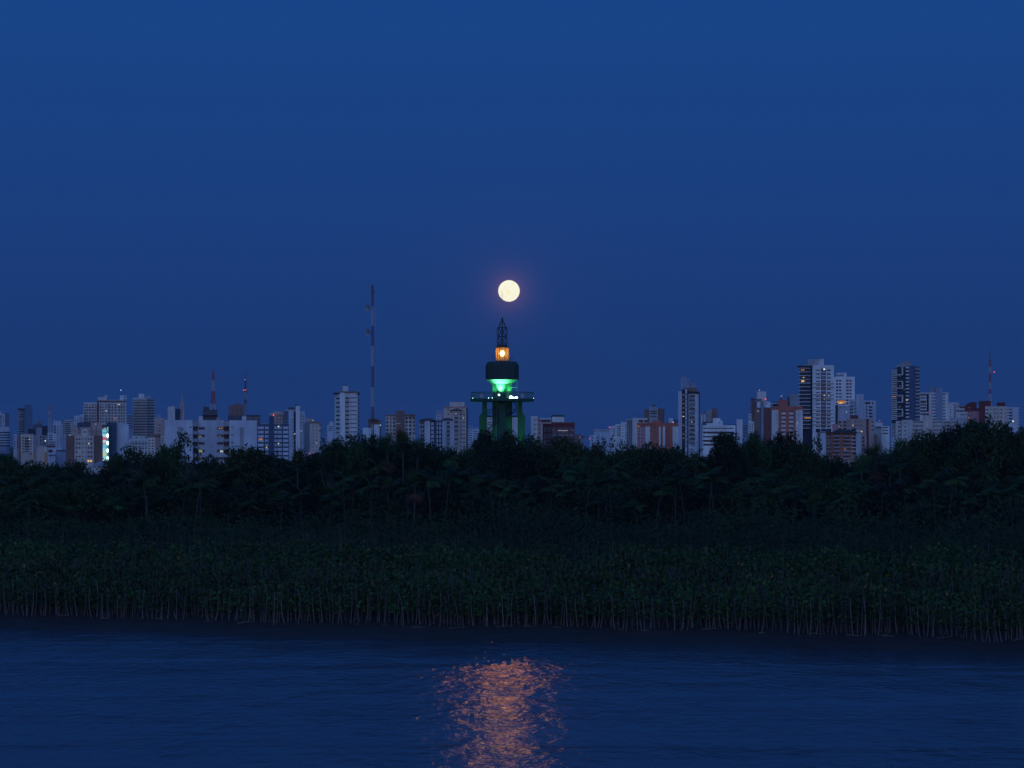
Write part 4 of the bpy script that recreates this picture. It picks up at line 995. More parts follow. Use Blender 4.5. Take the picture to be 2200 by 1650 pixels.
b = Bld('apartment_tower', 'tall slim tower with black vertical strips and pale penthouse boxes', 1400)
AW = rows(845, 9.15, 13, 6.4)
b.block(1457, 1465, 840.5, mat=PALEB, o=0); b.block(1465, 1472, 837, mat=NAVY, o=0.8, wins=[([(1465.5, 1471.3)], AW)]); b.block(1472, 1476.2, 836, mat=PALEB, o=-0.6, wins=[([(1473, 1474.6)], AW)]); b.block(1476.2, 1479.2, 838, mat=NAVY, o=0.3)
b.block(1479.2, 1501.3, 845, mat=PALEB, o=0, wins=[([(1481, 1493)], rows(849, 9.15, 12, 5.4))]); b.block(1501.3, 1503.2, 842, mat=NAVY, o=-0.4); b.slab(1478, 1502, 841.3, 845.6, -0.9, 10, NAVY, 'roof_band'); b.block(1470, 1497, 832.5, 842, BROWN, 9, 1.5, name='attic'); b.slabs(1480.8, 1490, rows(853, 18.3, 6, 3), -0.8, 0.05, GREY, 'balcony_rail'); b.slabs(1484.5, 1493.2, rows(862, 18.3, 6, 3), -0.8, 0.05, GREY, 'balcony_rail')
b.block(1462.5, 1481, 811.5, 840, MIDB, 10, 3.2, name='lift_tower'); b.block(1481, 1495.5, 820, 840, MIDB, 9, 3.4, name='penthouse', wins=[([(1481.5, 1485.5)], [(824.5, 826.2)])]); b.slab(1466, 1474, 808.5, 811.5, 4, 8, MIDB, 'roof_tank'); b.lamp(1479, 801.5, L_DIM, 0.8, 811, o=5)
for py, mt in ((847.5, L_DIM), (894, L_WHITE), (885.2, L_DIM), (913.5, L_DIM), (876, L_DIM), (866.5, L_DIM), (932, L_DIM), (941, L_DIM)): b.lit(1466, 1470.8, py, py + 1.3, mt, 0.7)
b.lit(1485, 1487.2, 904, 909, L_YEL); b.lamp(1467.5, 894.6, L_WHITE, 1.1, o=0.5, name='lamp')
b = Bld('apartment_block', 'cluster of far brown and pale blocks right of the slim black striped tower', 2000)
b.block(1529.5, 1541.5, 877.5, mat=BROWN); b.block(1518.5, 1530, 882, mat=TAN, o=-5, wins=[([(1527, 1529.8)], rows(886, 4.5, 6, 2))]); b.block(1506, 1516, 889, mat=OFFW, o=-8, wins=[([(1508, 1513)], rows(893, 5, 5, 2))]); b.block(1510, 1531, 906, mat=DGREY, o=-12); b.hip(1508, 1516, 889, 886, TAN, 6, 2, -9)
b = Bld('office_building', 'low white office block with wide dark window bands', 1050)
b.block(1510, 1580, 913.5, mat=WHITE, o=0, wins=[([(1510.4, 1576)], [(919.2, 921.2)]), ([(1510.4, 1577)], [(927.2, 931.4), (936.5, 940.2), (945, 949.2), (953.5, 957.5)])], sk=2, rec=0.5); b.block(1504.5, 1510, 915, mat=PALEB, wins=[([(1505.3, 1508)], rows(918, 4.4, 10, 2.6))], o=1)
b.block(1531.5, 1548, 898, 913.5, WHITE, 7, 3, name='roof_tower', wins=[([(1543.5, 1547)], [(907.4, 909)])]); b.block(1548, 1552.5, 903.5, 913.5, WHITE, 6, 3.5, name='roof_box'); b.block(1518, 1531, 909, 913.5, WHITE, 6, 3, name='roof_box'); b.lit(1510.5, 1514, 942, 944, L_DIM, 0.3)
b = Bld('lift_tower', 'single plain white slab standing right of the low white office block', 1080)
b.block(1582.5, 1595, 901, mat=WHITE, depth=8)
b = Bld('banded_building', 'blue low banded block between the plain white slab and the glazed tower', 1700)
b.block(1595, 1609, 911, mat=MIDB, wins=[([(1596.5, 1607)], rows(914, 4.6, 6, 2))]); b.block(1562, 1582, 911.5, mat=BLUE, o=6, wins=[([(1564, 1580)], rows(914, 4.6, 3, 2))])
b = Bld('apartment_block', 'thin white balconied block at the foot of the glazed tower', 1400)
b.block(1608, 1620, 906, mat=WHITE, wins=[([(1610, 1613), (1615, 1618)], rows(910, 5.2, 7, 2.6))], o=-3); b.block(1608.5, 1614.5, 889, 906, WHITE, 6, 0, wins=[([(1609, 1614)], rows(891.5, 4.4, 3, 2))], name='stair_tower')
b = Bld('glazed_tower', 'dark glazed tower with a pale roof box and red lamp', 1500)
b.block(1612.5, 1621, 854, mat=BROWN, o=1); b.block(1620, 1634.8, 862, mat=DGREY, o=0, wins=[([(1621, 1634)], rows(876.5, 6.2, 9, 5.2))], gmat=GGLASS); b.block(1634.8, 1641, 862, mat=MIDB, o=-0.6); b.block(1626, 1646, 841, 862, OFFW, 9, 2.2, name='lift_tower'); b.block(1638, 1655, 863, 875, WHITE, 8, 1.6, name='roof_room', wins=[([(1644.5, 1649)], [(866.5, 868.3)])]); b.slab(1613, 1637, 857.7, 858.8, -0.4, 3, NAVY, 'canopy'); b.block(1626, 1634, 863, 876, WHITE, 5, -0.7, name='panel'); b.lamp(1631.5, 838, L_PINK, 0.9, 841, o=4); b.lamp(1645, 857.5, L_RED, 1.5, 862, o=1.4); b.lit(1626, 1631, 881.5, 885, L_DIM, -0.1); b.slab(1620, 1621.2, 877, 930, -0.4, 0.1, BROWN, 'edge_strip')
b = Bld('apartment_tower', 'faint grey blocks behind the coral roof box', 1950)
b.block(1697, 1716, 846, mat=GREY); b.block(1690.5, 1698, 852, mat=DGREY, o=3, wins=[([(1693, 1697)], [(865, 868)])]); b.block(1660, 1674, 863, mat=DGREY, o=5); b.slab(1654, 1674, 866, 867.4, -2, 5, WHITE, 'canopy')

b = Bld('apartment_block', 'coral block with white panels and striped window columns', 1150)
CWR = rows(882.5, 8.9, 8, 3.0)
b.block(1640.5, 1657.5, 876, mat=CORAL, sk=-7, wins=[([(1643, 1645.5), (1648, 1650.5), (1653, 1655.5)], rows(883, 8.9, 8, 7))], gmat=CURT); b.block(1657.5, 1724.5, 873, mat=CORAL, o=0, wins=[([(1679.5, 1682.8), (1684.5, 1687.6), (1695.6, 1698.6), (1700.4, 1703.6)], CWR)])
b.slab(1658, 1672.5, 881, 975, -0.35, 0.03, OFFW, 'white_panel'); b.slab(1709.5, 1724.3, 881, 975, -0.35, 0.03, OFFW, 'white_panel')
for x0_ in (1678.8, 1695):
    for ra, rb in CWR: b.slab(x0_, x0_ + 9.2, rb + 0.4, rb + 5.4, -0.25, 0.03, OFFW, 'white_panel')
b.block(1673, 1692, 858.5, 873, CORAL, 9, 3, name='roof_tower'); b.slab(1675, 1682, 856.5, 858.5, 4, 8, DGREY, 'roof_tank'); b.lamp(1679, 850.5, L_PINK, 1.0, 857, o=6)
for q in range(6):
    b.slab(1668.3, 1669.8, 891 + 8.9 * q, 892.6 + 8.9 * q, -0.42, -0.3, NAVY, 'vent'); b.slab(1712.6, 1713.8, 891 + 8.9 * q, 892.6 + 8.9 * q, -0.42, -0.3, NAVY, 'vent')
b.lit(1712.4, 1714, 908.4, 910, L_WHITE, -0.5)

b = Bld('apartment_tower', 'tallest white and dark glass tower with thin projecting floor slabs', 1500)
FL = rows(792, 8.05, 16, 6.6)
b.block(1718, 1740.5, 787, mat=NAVY, o=1.5, wins=[([(1719, 1739.5)], FL)], gmat=BGLASS, sk=-3); b.block(1740.5, 1745.5, 785, mat=NAVY, o=2)
b.block(1745.5, 1791.5, 784.8, mat=WHITE, o=0, wins=[([(1753, 1761.5)], [(a_ + 2.2, b_ - 1.6) for a_, b_ in FL]), ([(1763.5, 1774.5)], FL), ([(1776.5, 1784.5)], [(a_ + 2.0, b_ - 1) for a_, b_ in FL])], gmat=BGLASS)
b.slabs(1715.5, 1741.5, rows(790.5, 8.05, 17, 1.1), -1.0, 1.6, WHITE, 'floor_slab')
b.slabs(1745.5, 1792.3, [(790.5 + 8.05 * q, 791.5 + 8.05 * q) for q in (4, 5, 7, 8, 11, 12, 13, 14, 15)], -1.0, 0.05, WHITE, 'floor_slab'); b.slab(1713, 1742, 785.5, 790, -1.4, 4, NAVY, 'roof_band')
b.block(1735.5, 1757, 771.5, 785, GREY, 10, 4, name='lift_tower', wins=[([(1746.5, 1748)], [(776, 779)])]); b.block(1757, 1770, 771, 785, OFFW, 9, 4.5, name='roof_box', wins=[([(1758.5, 1761)], [(772.5, 774.6)])]); b.block(1724, 1737, 783, 786, GREY, 8, 3, name='roof_parapet')
for x0_, x1_ in ((1752.5, 1762.3), (1764, 1774.5), (1776.5, 1786)): b.slab(x0_, x1_, 921, 929, -0.1, 0.03, NAVY, 'porch_glass')
b.lit(1721, 1723.5, 793, 796.5, L_ORNG, 1.2); b.lit(1725, 1728, 793, 796, L_ORNG, 1.2); b.lit(1721.5, 1728, 817, 820.5, L_WARM, 1.2); b.lit(1725.3, 1728, 810, 811.8, L_WARM, 1.2); b.lit(1721.3, 1723, 810, 811.6, L_DIM, 1.2); b.lit(1728, 1742.5, 896.5, 899, L_ORNG, 1.0); b.lit(1769, 1772.6, 791, 794.8, L_BLUE, 0.2); b.lit(1779.5, 1782, 848.8, 851, L_BLUE, 0.2); b.lit(1769.5, 1772.5, 848.5, 850.5, L_WHITE, 0.2); b.lit(1770, 1772, 857, 858.8, L_YEL, 0.2)
b = Bld('apartment_tower', 'white tower with paired window columns right of the tallest tower', 1900)
b.block(1792, 1836.5, 809.5, mat=WHITE, wins=[([(1796, 1800.5), (1802.5, 1807.5), (1818, 1823), (1825, 1829.5)], rows(816, 7, 9, 3.6)), ([(1804, 1806)], rows(900, 7, 2, 3))]); b.block(1797.5, 1819, 800.5, 809.5, WHITE, 10, 4, name='roof_room', wins=[([(1808.5, 1811)], [(802, 807)])]); b.hip(1795, 1813, 805.5, 802, PALEB, 8, 2, 2)
b = Bld('apartment_block', 'pale blue complex with an oval sky terrace lit orange', 1600)
b.block(1800, 1826, 872, mat=PALEB, o=-1); b.block(1826, 1840, 858, mat=PALEB, o=0, wins=[([(1825.3 + 1, 1829), (1831.5, 1833)], rows(863.5, 7.2, 1, 2.4)), ([(1826.2, 1833)], rows(871, 6.9, 4, 3.8)), ([(1835.8, 1838)], rows(863, 6.9, 6, 4))]); b.block(1839.8, 1855.5, 847, mat=PALEB, o=-0.8); b.block(1794.5, 1800, 870, mat=NAVY, o=1, wins=[([(1795.2, 1799.5)], rows(873, 6.6, 7, 4))])
b._root(1810); m = MB(); m.lathe((b.X(1808), b.d - 1), [(9.5 * b.k, b.Z(869.5)), (10.5 * b.k, b.Z(867.6)), (10.5 * b.k, b.Z(866.6))], 24); m.build('sky_terrace', PALEB, b.root)
m = MB(); m.lathe((b.X(1808), b.d - 0.6), [(9 * b.k, b.Z(866.5)), (9 * b.k, b.Z(861))], 24); m.build('terrace_glass', L_ORNG, b.root); b.lamp(1806.5, 866, L_WARM, 1.9, o=-5.5, name='lamp'); b.lamp(1803, 866.6, L_WARM, 1.3, o=-5.5, name='lamp'); b.lamp(1809.6, 865.8, L_WARM, 1.2, o=-5.5, name='lamp'); b.slab(1798, 1818.5, 859, 861, -5, 0, TAN, 'terrace_roof'); b.lamp(1818.3, 885, L_BLUE, 0.6, o=-2, name='lamp')
b = Bld('apartment_block', 'pale stepped block at the right foot of the oval terrace complex', 1650)
b.block(1855.3, 1882, 860.5, mat=PALEB, wins=[([(1857.5, 1870)], [(863.5, 868.5)]), ([(1873, 1876)], [(863.5, 869)]), ([(1860.5, 1863.5)], rows(871, 7, 4, 4.6)), ([(1866.5, 1874.5)], rows(872.5, 6.9, 4, 4))])
b = Bld('apartment_block', 'brownish pink block with dark red strip below the oval terrace', 1250)
b.block(1819, 1861, 899.5, mat=TAN, wins=[([(1824, 1826), (1836, 1838.5), (1843, 1845.5), (1848, 1851)], [(904.5, 906.3), (912.6, 915)])]); b.block(1861, 1866.5, 899.5, mat=DRED, o=0.2); b.block(1866.5, 1877, 899.5, mat=TAN, wins=[([(1872.5, 1876.5)], rows(905, 8.5, 3, 3))], o=0.6); b.block(1788, 1800, 911, mat=PINK, o=1); b.block(1800, 1819, 903.5, mat=TAN, o=0.8, wins=[([(1801.5, 1807.5), (1811, 1818)], rows(905, 7.2, 4, 4))]); b.block(1826.5, 1844, 892, 899.5, DRED, 8, 3, name='roof_room')
b.lamp(1832.6, 913.7, L_PINK, 1.1, o=-0.5, name='lamp'); b.lamp(1865, 914.5, L_DIM, 0.9, o=-0.5, name='lamp'); b.lamp(1864.8, 923, L_DIM, 0.8, o=-0.5, name='lamp'); b.lamp(1803, 915.8, L_PINK, 0.8, o=-0.5, name='lamp')
b = Bld('balcony_block', 'low balcony block with white piers, coral frames and dark tiled roofs', 950)
b.block(1755, 1840, 929, mat=TAN, o=1.2, wins=[([(1757, 1761)], rows(933, 8, 5, 5)), ([(1776, 1780), (1781.5, 1784.5)], rows(930.5, 8, 6, 5.5)), ([(1791, 1803)], rows(932, 8, 7, 5.5)), ([(1812, 1825)], rows(932, 8, 7, 5.5)), ([(1832, 1838)], rows(932, 8, 6, 5))])
b.block(1840, 1862, 936, mat=TAN, o=1.5, wins=[([(1853, 1857)], rows(938, 8, 4, 5))]); b.block(1762, 1774, 927, mat=PALEB, o=-0.6, depth=4, name='pier'); b.block(1839, 1850.3, 932, mat=PALEB, o=-0.6, depth=4, name='pier')
for a_, b_ in ((1785.5, 1790), (1804.5, 1811), (1826.5, 1829)): b.slab(a_, b_, 930, 985, 0.2, 1.3, CORAL, 'coral_frame')
for a_, b_ in ((1790, 1804.5), (1811, 1826.5)): b.slabs(a_, b_, rows(935.3, 8, 7, 2.6), 0.0, 1.25, GREY, 'balcony_rail')
b.slabs(1829, 1839, rows(936.5, 8, 5, 2.2), 0.0, 1.25, OFFW, 'balcony_rail'); b.hip(1760, 1786, 928.5, 921.5, TILE, 9, 2, -1.2); b.hip(1784, 1842, 929.6, 922.5, TILE, 9, 3, -1.2); b.hip(1828, 1842, 930, 920, TILE, 9, 0.6, -1.6); b.slab(1838.5, 1851, 924.6, 927, -1, 5, WHITE, 'parapet'); b.lamp(1851.2, 927.2, L_WARM, 1.5, o=-1.4, name='lamp'); b.lit(1814, 1816, 963, 966, L_ORNG, 0.9); b.lit(1816, 1819.5, 966, 968, emit('blue_window', (.1, .2, .9), .3), 0.9)
b = Bld('low_building', 'brown and white low blocks right of the balcony block', 1450)
b.block(1872, 1893, 917, mat=GREY); b.block(1861, 1884, 933, mat=BROWN, o=-4); b.block(1893, 1911, 915.5, mat=WHITE, o=3, wins=[([(1896, 1908)], [(917.5, 920), (923.5, 925.8), (930, 932.5)])]); b.block(1881, 1896, 907.5, 915.5, OFFW, 7, 4, name='roof_room'); b.slab(1881, 1895, 917.2, 919.4, -0.4, 0.03, DGREY, 'vent_row'); b.lamp(1889.7, 903.8, L_RED, 0.9, 907.5, o=6)

b = Bld('apartment_tower', 'dark navy tower with white square frames and stacked balconies', 1900)
b.block(1916, 1927.5, 792, mat=NAVY, o=1); b.slabs(1915.5, 1927.6, rows(794.2, 4.05, 27, 2.1), -1.2, 1.05, OFFW, 'balcony'); b.block(1927.5, 1946, 788, mat=NAVY, o=1.2); b.block(1946, 1953.5, 786.5, mat=NAVY, o=1.0); b.slabs(1945.8, 1953.4, rows(788, 7.6, 15, 3.4), -0.8, 1.05, OFFW, 'balcony'); b.block(1953.5, 1967, 786, mat=BLUE, o=0.2); b.block(1967, 1975.8, 787.5, mat=DGREY, o=1.5, sk=2); b.slabs(1967.1, 1975.6, rows(791.5, 7.6, 15, 3.6), -0.6, 1.55, GREY, 'balcony')
for p0 in (788, 818.5, 848.5, 878.5):
    p1 = p0 + (18 if p0 < 800 else 16.5)
    b.slab(1937.2, 1940.3, p0, p1, -1.0, 1.25, OFFW, 'frame_post'); b.slab(1926, 1937.1, p1 - 1.9, p1, -1.0, 1.25, OFFW, 'frame_beam')
    if p0 > 800: b.slab(1926, 1937.1, p0, p0 + 1.7, -1.0, 1.25, OFFW, 'frame_beam')
b.block(1936, 1957, 778.5, 788, GREY, 9, 4, name='lift_tower'); b.block(1926, 1938, 783, 792, GREY, 8, 4, name='roof_room'); b.slab(1940, 1958, 776.8, 778.6, 3.4, 12, TAN, 'roof_edge')
for px, py, mt in ((1931.5, 807, L_DIM), (1931.5, 828.5, L_DIM), (1931, 851, L_DIM), (1931.5, 873.5, L_DIM), (1931, 888, L_DIM), (1947.3, 806.5, L_DIM)): b.lit(px, px + 3, py, py + 1.4, mt, 1.1)
b.lit(1917.5, 1925, 851.5, 853, L_ORNG, -1.3); b.lit(1947, 1949.5, 858, 861, L_WARM, -0.9); b.lit(1917, 1920, 830, 831.3, L_DIM, -1.3); b.lamp(1943, 837, L_PINK, 0.6, o=-1, name='lamp')
b = Bld('apartment_tower', 'white tower with black window slots and a grey blue central pier', 1550)
SW = rows(847.3, 6.6, 9, 2.0)
b.block(1976.5, 1991, 846, mat=WHITE, o=1, wins=[([(1977.2, 1990.2)], [(847.5, 849.6), (854, 856.2), (860.7, 866), (868, 872), (874.5, 878), (881, 885), (888, 891.4)])]); b.block(1991, 1995.5, 847, mat=NAVY, o=1.6); b.block(1995.5, 2011.5, 843.5, mat=WHITE, o=0, wins=[([(2001, 2011)], SW)]); b.block(2011.5, 2024.5, 832, mat=MIDB, o=-1.2); b.block(2024.5, 2037.4, 844.5, mat=WHITE, o=0, wins=[([(2024.8, 2031.5)], SW)]); b.slab(1975.5, 1999, 843.5, 846.4, -0.6, 6, OFFW, 'roof_edge'); b.slab(2024.5, 2038.8, 843.4, 846, -0.7, 8, OFFW, 'roof_edge'); b.block(1998.5, 2011, 831, 843.5, GREY, 8, 3, name='roof_room'); b.lit(1989.8, 1991, 865, 867.6, L_ORNG, 0.9); b.lamp(1993.3, 886, L_RED, 1.0, o=-0.4); b.lamp(1947.2, 859, L_WARM, 0.5, o=-1, name='lamp')
b = Bld('apartment_block', 'white terraced blocks between the black slotted tower and the curved red roof', 1450)
b.block(2036.5, 2060, 865, mat=WHITE, wins=[([(2041, 2044), (2049, 2053)], rows(875, 4.8, 9, 2)), ([(2049, 2053)], [(869, 872)])]); b.hip(2036, 2062, 866.5, 863.5, WHITE, 9, 4); b.block(2054, 2078, 872.5, mat=OFFW, o=-2, wins=[([(2055, 2077)], [(881.5, 884.5)]), ([(2063, 2076)], [(890.2, 892)]), ([(2061, 2073)], [(874, 877)])]); b.slab(2054, 2079, 871, 872.8, -2.6, 4, MIDB, 'roof_edge'); b.antennas(2057, 2061, 884, 878, 1, -2.5); b.block(2046, 2080, 897, mat=GREY, o=-10)
b = Bld('apartment_block', 'dark red block with a curved roof fin and pink walls', 1250)
b._root(2088); m = MB()
pts = [(2072.5, 883), (2072.5, 873), (2076, 869), (2081, 866), (2088, 864), (2098, 863.8), (2098, 877), (2103, 877), (2103, 883)]
m.v = [(b.X(x), b.d + y, b.Z(z)) for y in (0, 12) for x, z in pts]; n_ = len(pts); m.f = [tuple(range(n_ - 1, -1, -1)), tuple(range(n_, 2 * n_))] + [(i, (i + 1) % n_, n_ + (i + 1) % n_, n_ + i) for i in range(n_)]
m.build('curved_roof', DRED, b.root)
b.block(2077.5, 2103, 883.2, mat=PINK, o=0.2, wins=[([(2080, 2082.4), (2086.5, 2088.4), (2099, 2101)], rows(884, 7.4, 5, 2.6)), ([(2096.5, 2098)], rows(889, 7.4, 2, 1.4))]); b.block(2103, 2129, 862, mat=DRED, o=1); b.lamp(2081, 898.3, L_ORNG, 1.4, o=-0.8, name='lamp'); b.lit(2081.5, 2084.5, 875, 876.3, L_DIM); b.slab(2109, 2127, 861, 862.2, 0.6, 10, BROWN, 'roof_edge')
b = Bld('apartment_block', 'cream block with small windows and a dark red roof box at the right', 1150)
b.block(2117, 2126.5, 873, mat=OFFW, wins=[([(2117.6, 2123.6)], rows(878.6, 8, 5, 3.4))], o=1); b.block(2126.5, 2163, 873, mat=CREAM, wins=[([(2128.5, 2130), (2135, 2137), (2138.5, 2140), (2143, 2145), (2149.5, 2153), (2159.8, 2161.6)], rows(878, 8.4, 5, 2.8))]); b.block(2163, 2190.5, 875, mat=PALEB, o=0.8, wins=[([(2163.6, 2165.4)], rows(878.5, 6.6, 6, 2.6)), ([(2167, 2175)], rows(878, 6.6, 5, 3.6)), ([(2188.6, 2190.2)], rows(878.5, 6.4, 7, 3))], sk=3)
b.block(2142, 2160, 864.5, 873, DRED, 8, 3, name='roof_box'); b.lit(2174.5, 2178, 904, 906.3, L_BLUE, 0.6); b.lit(2170.5, 2172, 884, 885.5, L_DIM, 0.7)
b = Bld('apartment_block', 'long low white block with shaded galleries below the navy tower', 1200)
b.block(1914.8, 1925, 910, mat=PALEB, wins=[([(1916, 1923.5)], rows(912, 4.2, 7, 2))], o=1); b.block(1924.5, 1938, 904.5, mat=OFFW, wins=[([(1930, 1932.4), (1933.5, 1935.5)], rows(906.5, 8.5, 5, 4))]); b.block(1938, 1960, 902, mat=OFFW, o=-1, wins=[([(1943, 1946.5)], rows(907, 8.6, 5, 2.6))]); b.block(1960, 1983, 904, mat=OFFW, wins=[([(1961, 1982)], rows(905.5, 8.6, 5, 4.2))]); b.block(1983, 2003, 893, mat=CREAM, o=-1, depth=8); b.block(2003, 2060, 904, mat=OFFW, wins=[([(2003.5, 2024), (2025, 2042), (2043, 2058)], rows(905.8, 8.6, 5, 4.2))])
b.slabs(1960, 1983, rows(908, 8.6, 5, 2.6), -0.5, 0.05, OFFW, 'gallery_rail'); b.slabs(2003, 2060, rows(908, 8.6, 5, 2.6), -0.5, 0.05, OFFW, 'gallery_rail'); b.block(1984, 2002, 891.5, 893, GREY, 5, 1, name='roof_edge'); b.lamp(1931, 908, L_PINK, 0.5, o=-0.3, name='lamp'); b.lamp(1968, 933, L_DIM, 1.2, o=-1, name='lamp')
t, X, k = lattice_tower('lattice_mast', 'thin red and white lattice mast at the far right with one red lamp', 1500, 2127, [(738, 772, 0.15, 0.6, STEEL), (772, 788, 1.3, 1.8, RED), (788, 802, 1.8, 1.9, MWHITE), (802, 821, 1.3, 1.5, RED), (821, 836, 1.5, 1.7, MWHITE), (836, 846, 1.7, 1.8, RED), (846, 875, 1.8, 2.4, MWHITE)], r=0.12)
mast_ring(t, X, 1500, k, 802, 3.4, GREY); mast_lamp(t, X, 1496, k, 6.2, 799.5, L_RED, 0.4)
m = MB(); z = CAM_H + (HOR - 802) * k; m.tube((X, 1500, z), (X + 6.2 * k, 1496, z + 0.3), 0.06, None, 4); m.build('lamp_arm', STEEL, t)

# every block fronts the river: turn each one on its base towards the water
for r_ in BUILDINGS:
    a_ = math.atan2(-r_.location.x, r_.location.y)
    r_.rotation_euler = (0, 0, a_); r_.scale = (math.cos(a_), 1, 1)

# evening haze over river and city
hm = bpy.data.materials.new('evening_haze'); hm.use_nodes = True
hm.node_tree.nodes.clear()
ho = hm.node_tree.nodes.new('ShaderNodeOutputMaterial'); hv = hm.node_tree.nodes.new('ShaderNodeVolumePrincipled')
hv.inputs['Color'].default_value = (0.86, 0.90, 1.0, 1); hv.inputs['Density'].default_value = HAZE; hv.inputs['Anisotropy'].default_value = 0.2
hm.node_tree.links.new(hv.outputs[0], ho.inputs['Volume'])
mb = MB(); mb.box(-3600, 3600, -800, 4950, -3.5, 92)
tag(mb.build('haze', hm), kind='stuff')

# ------------------------------------------------------------------ vegetation
NR = np.random.default_rng(5)
LEAF_A = leaf_mat('broad_leaves', (0.020, 0.040, 0.011), 0.5)
LEAF_D = leaf_mat('dark_leaves', (0.011, 0.022, 0.007), 0.5)
LEAF_P = leaf_mat('palm_leaflets', (0.025, 0.052, 0.014), 0.45, 0.55, 0.14)
LEAF_M = leaf_mat('marsh_leaves', (0.026, 0.061, 0.015), 0.6, 0.55, 0.14, dry=(0.16, 0.10, 0.03))
LEAF_U = leaf_mat('undergrowth_leaves', (0.013, 0.026, 0.009), 0.5, 0.6, 0.1)
DRYF = leaf_mat('dry_fronds', (0.070, 0.036, 0.022), 0.4, 0.7, 0.2)
BARK = bark_mat('grey_bark', (0.045, 0.037, 0.031))
PBARK = bark_mat('palm_bark', (0.048, 0.041, 0.036))
SBARK = bark_mat('marsh_stem', (0.098, 0.077, 0.070))

def unit(v):
    return v / np.maximum(np.linalg.norm(v, axis=1, keepdims=True), 1e-6)

def kites(pos, tip, side, ln, wd, fold=0.0):
    """leaf blades: pos base, tip/side unit vectors"""
    n = len(pos)
    ln = ln[:, None]; wd = wd[:, None]
    v = np.empty((n, 4, 3))
    v[:, 0] = pos
    v[:, 1] = pos + tip * ln * 0.42 + side * wd * 0.5
    v[:, 2] = pos + tip * ln
    v[:, 3] = pos + tip * ln * 0.42 - side * wd * 0.5
    return v.reshape(-1, 3), np.arange(4 * n).reshape(n, 4)

def blades(pos, normal, size, aspect=0.62, droop=0.35):
    """random leaf blades whose faces roughly look along normal"""
    n = len(pos)
    nn = unit(normal + NR.normal(0, 0.55, (n, 3)))
    t = NR.normal(0, 1, (n, 3)); t[:, 2] -= droop
    t = unit(t - nn * np.sum(t * nn, 1, keepdims=True))
    s = np.cross(nn, t)
    return kites(pos - t * size[:, None] * 0.5, t, s, size, size * aspect)

def tube_np(m, pts, r):
    m.path(pts, r, 6)

def broad_tree(seed, h, rx, rz, zc, clumps, per, style='round', leaf=0.62):
    """returns (crown mesh, trunk mesh): tapered trunk, limbs to each clump, clumps of single leaf blades"""
    rg = np.random.default_rng(seed)
    cs, rad = [], []
    for i in range(clumps):
        if style == 'layered':
            lay = i % 8; u = lay / 7
            z = zc - rz + 2 * rz * u; R = rx * (1.0 - 0.62 * u) * rg.uniform(0.35, 1.0); a = rg.uniform(0, 2 * math.pi)
            cs.append((R * math.cos(a), R * math.sin(a), z + rg.normal(0, 0.4))); rad.append((rg.uniform(1.2, 2.2), 0.5))
        elif style == 'umbrella':
            R = rx * math.sqrt(rg.uniform(0.02, 1)); a = rg.uniform(0, 2 * math.pi)
            cs.append((R * math.cos(a), R * math.sin(a), zc + rz * (1 - (R / rx) ** 2) * rg.uniform(0.4, 1) + rg.normal(0, 0.3))); rad.append((rg.uniform(1.1, 1.9), 0.5))
        else:
            v = rg.normal(0, 1, 3); v /= np.linalg.norm(v); v[2] = abs(v[2]) * 1.0 if rg.random() < 0.72 else v[2]
            q = rg.uniform(0.45, 1.0) ** 0.6
            lump = 1 + 0.22 * math.sin(3 * math.atan2(v[1], v[0]) + seed) + 0.15 * math.sin(5 * v[2] + seed)
            cs.append((v[0] * rx * q * lump, v[1] * rx * q * lump, zc + v[2] * rz * q)); rad.append((rg.uniform(0.9, 2.1) * (0.75 if style == 'open' else 1), 0.8))
    P_, N_ = [], []
    for (cx, cy, cz), (r, fl) in zip(cs, rad):
        n = int(per * r * r / 2.2)
        d = rg.normal(0, 1, (n, 3)); d /= np.linalg.norm(d, axis=1, keepdims=True)
        q = rg.uniform(0.35, 1.08, (n, 1)) ** 0.7
        P_.append(np.array([cx, cy, cz]) + d * q * r * np.array([1, 1, fl])); N_.append(d + np.array([0, 0, 0.6]))
    P_ = np.concatenate(P_); N_ = unit(np.concatenate(N_))
    keep = P_[:, 2] > 0.4
    P_, N_ = P_[keep], N_[keep]
    v, f = blades(P_, N_, rg.uniform(0.55, 1.25, len(P_)) * leaf)
    mb_ = MB()
    zt = zc - rz * (0.35 if style != 'umbrella' else 0.2)
    r0 = 0.022 * h
    bend = rg.normal(0, 0.25, 2)
    tr_ = [(bend[0] * u * u * 2, bend[1] * u * u * 2, u * zt) for u in (0, .25, .5, .75, 1)]
    mb_.path(tr_, [r0 * 1.3, r0, r0 * .9, r0 * .8, r0 * .7], 7)
    top = Vector(tr_[-1])
    for (cx, cy, cz) in cs[::3]:
        st = Vector(tr_[3]).lerp(top, rg.random()); e = Vector((cx, cy, cz)); md = st.lerp(e, 0.5) + Vector((0, 0, -0.06 * (e - st).length))
        mb_.path([st, md, e], [r0 * .42, r0 * .28, r0 * .1], 5)
    me = bpy.data.meshes.new('trunk'); me.from_pydata([tuple(p) for p in mb_.v], [], mb_.f)
    me.polygons.foreach_set('use_smooth', [True] * len(me.polygons)); me.materials.append(BARK)
    return v, f, me, h

def make_proto(seed, h, rx, rz, zc, clumps, per, style, leaf, mat):
    v, f, me, hh = broad_tree(seed, h, rx, rz, zc, clumps, per, style, leaf)
    return {'crown': np_mesh('crown', v, f, mat), 'trunk': me, 'h': float(v[:, 2].max()), 'r': rx}

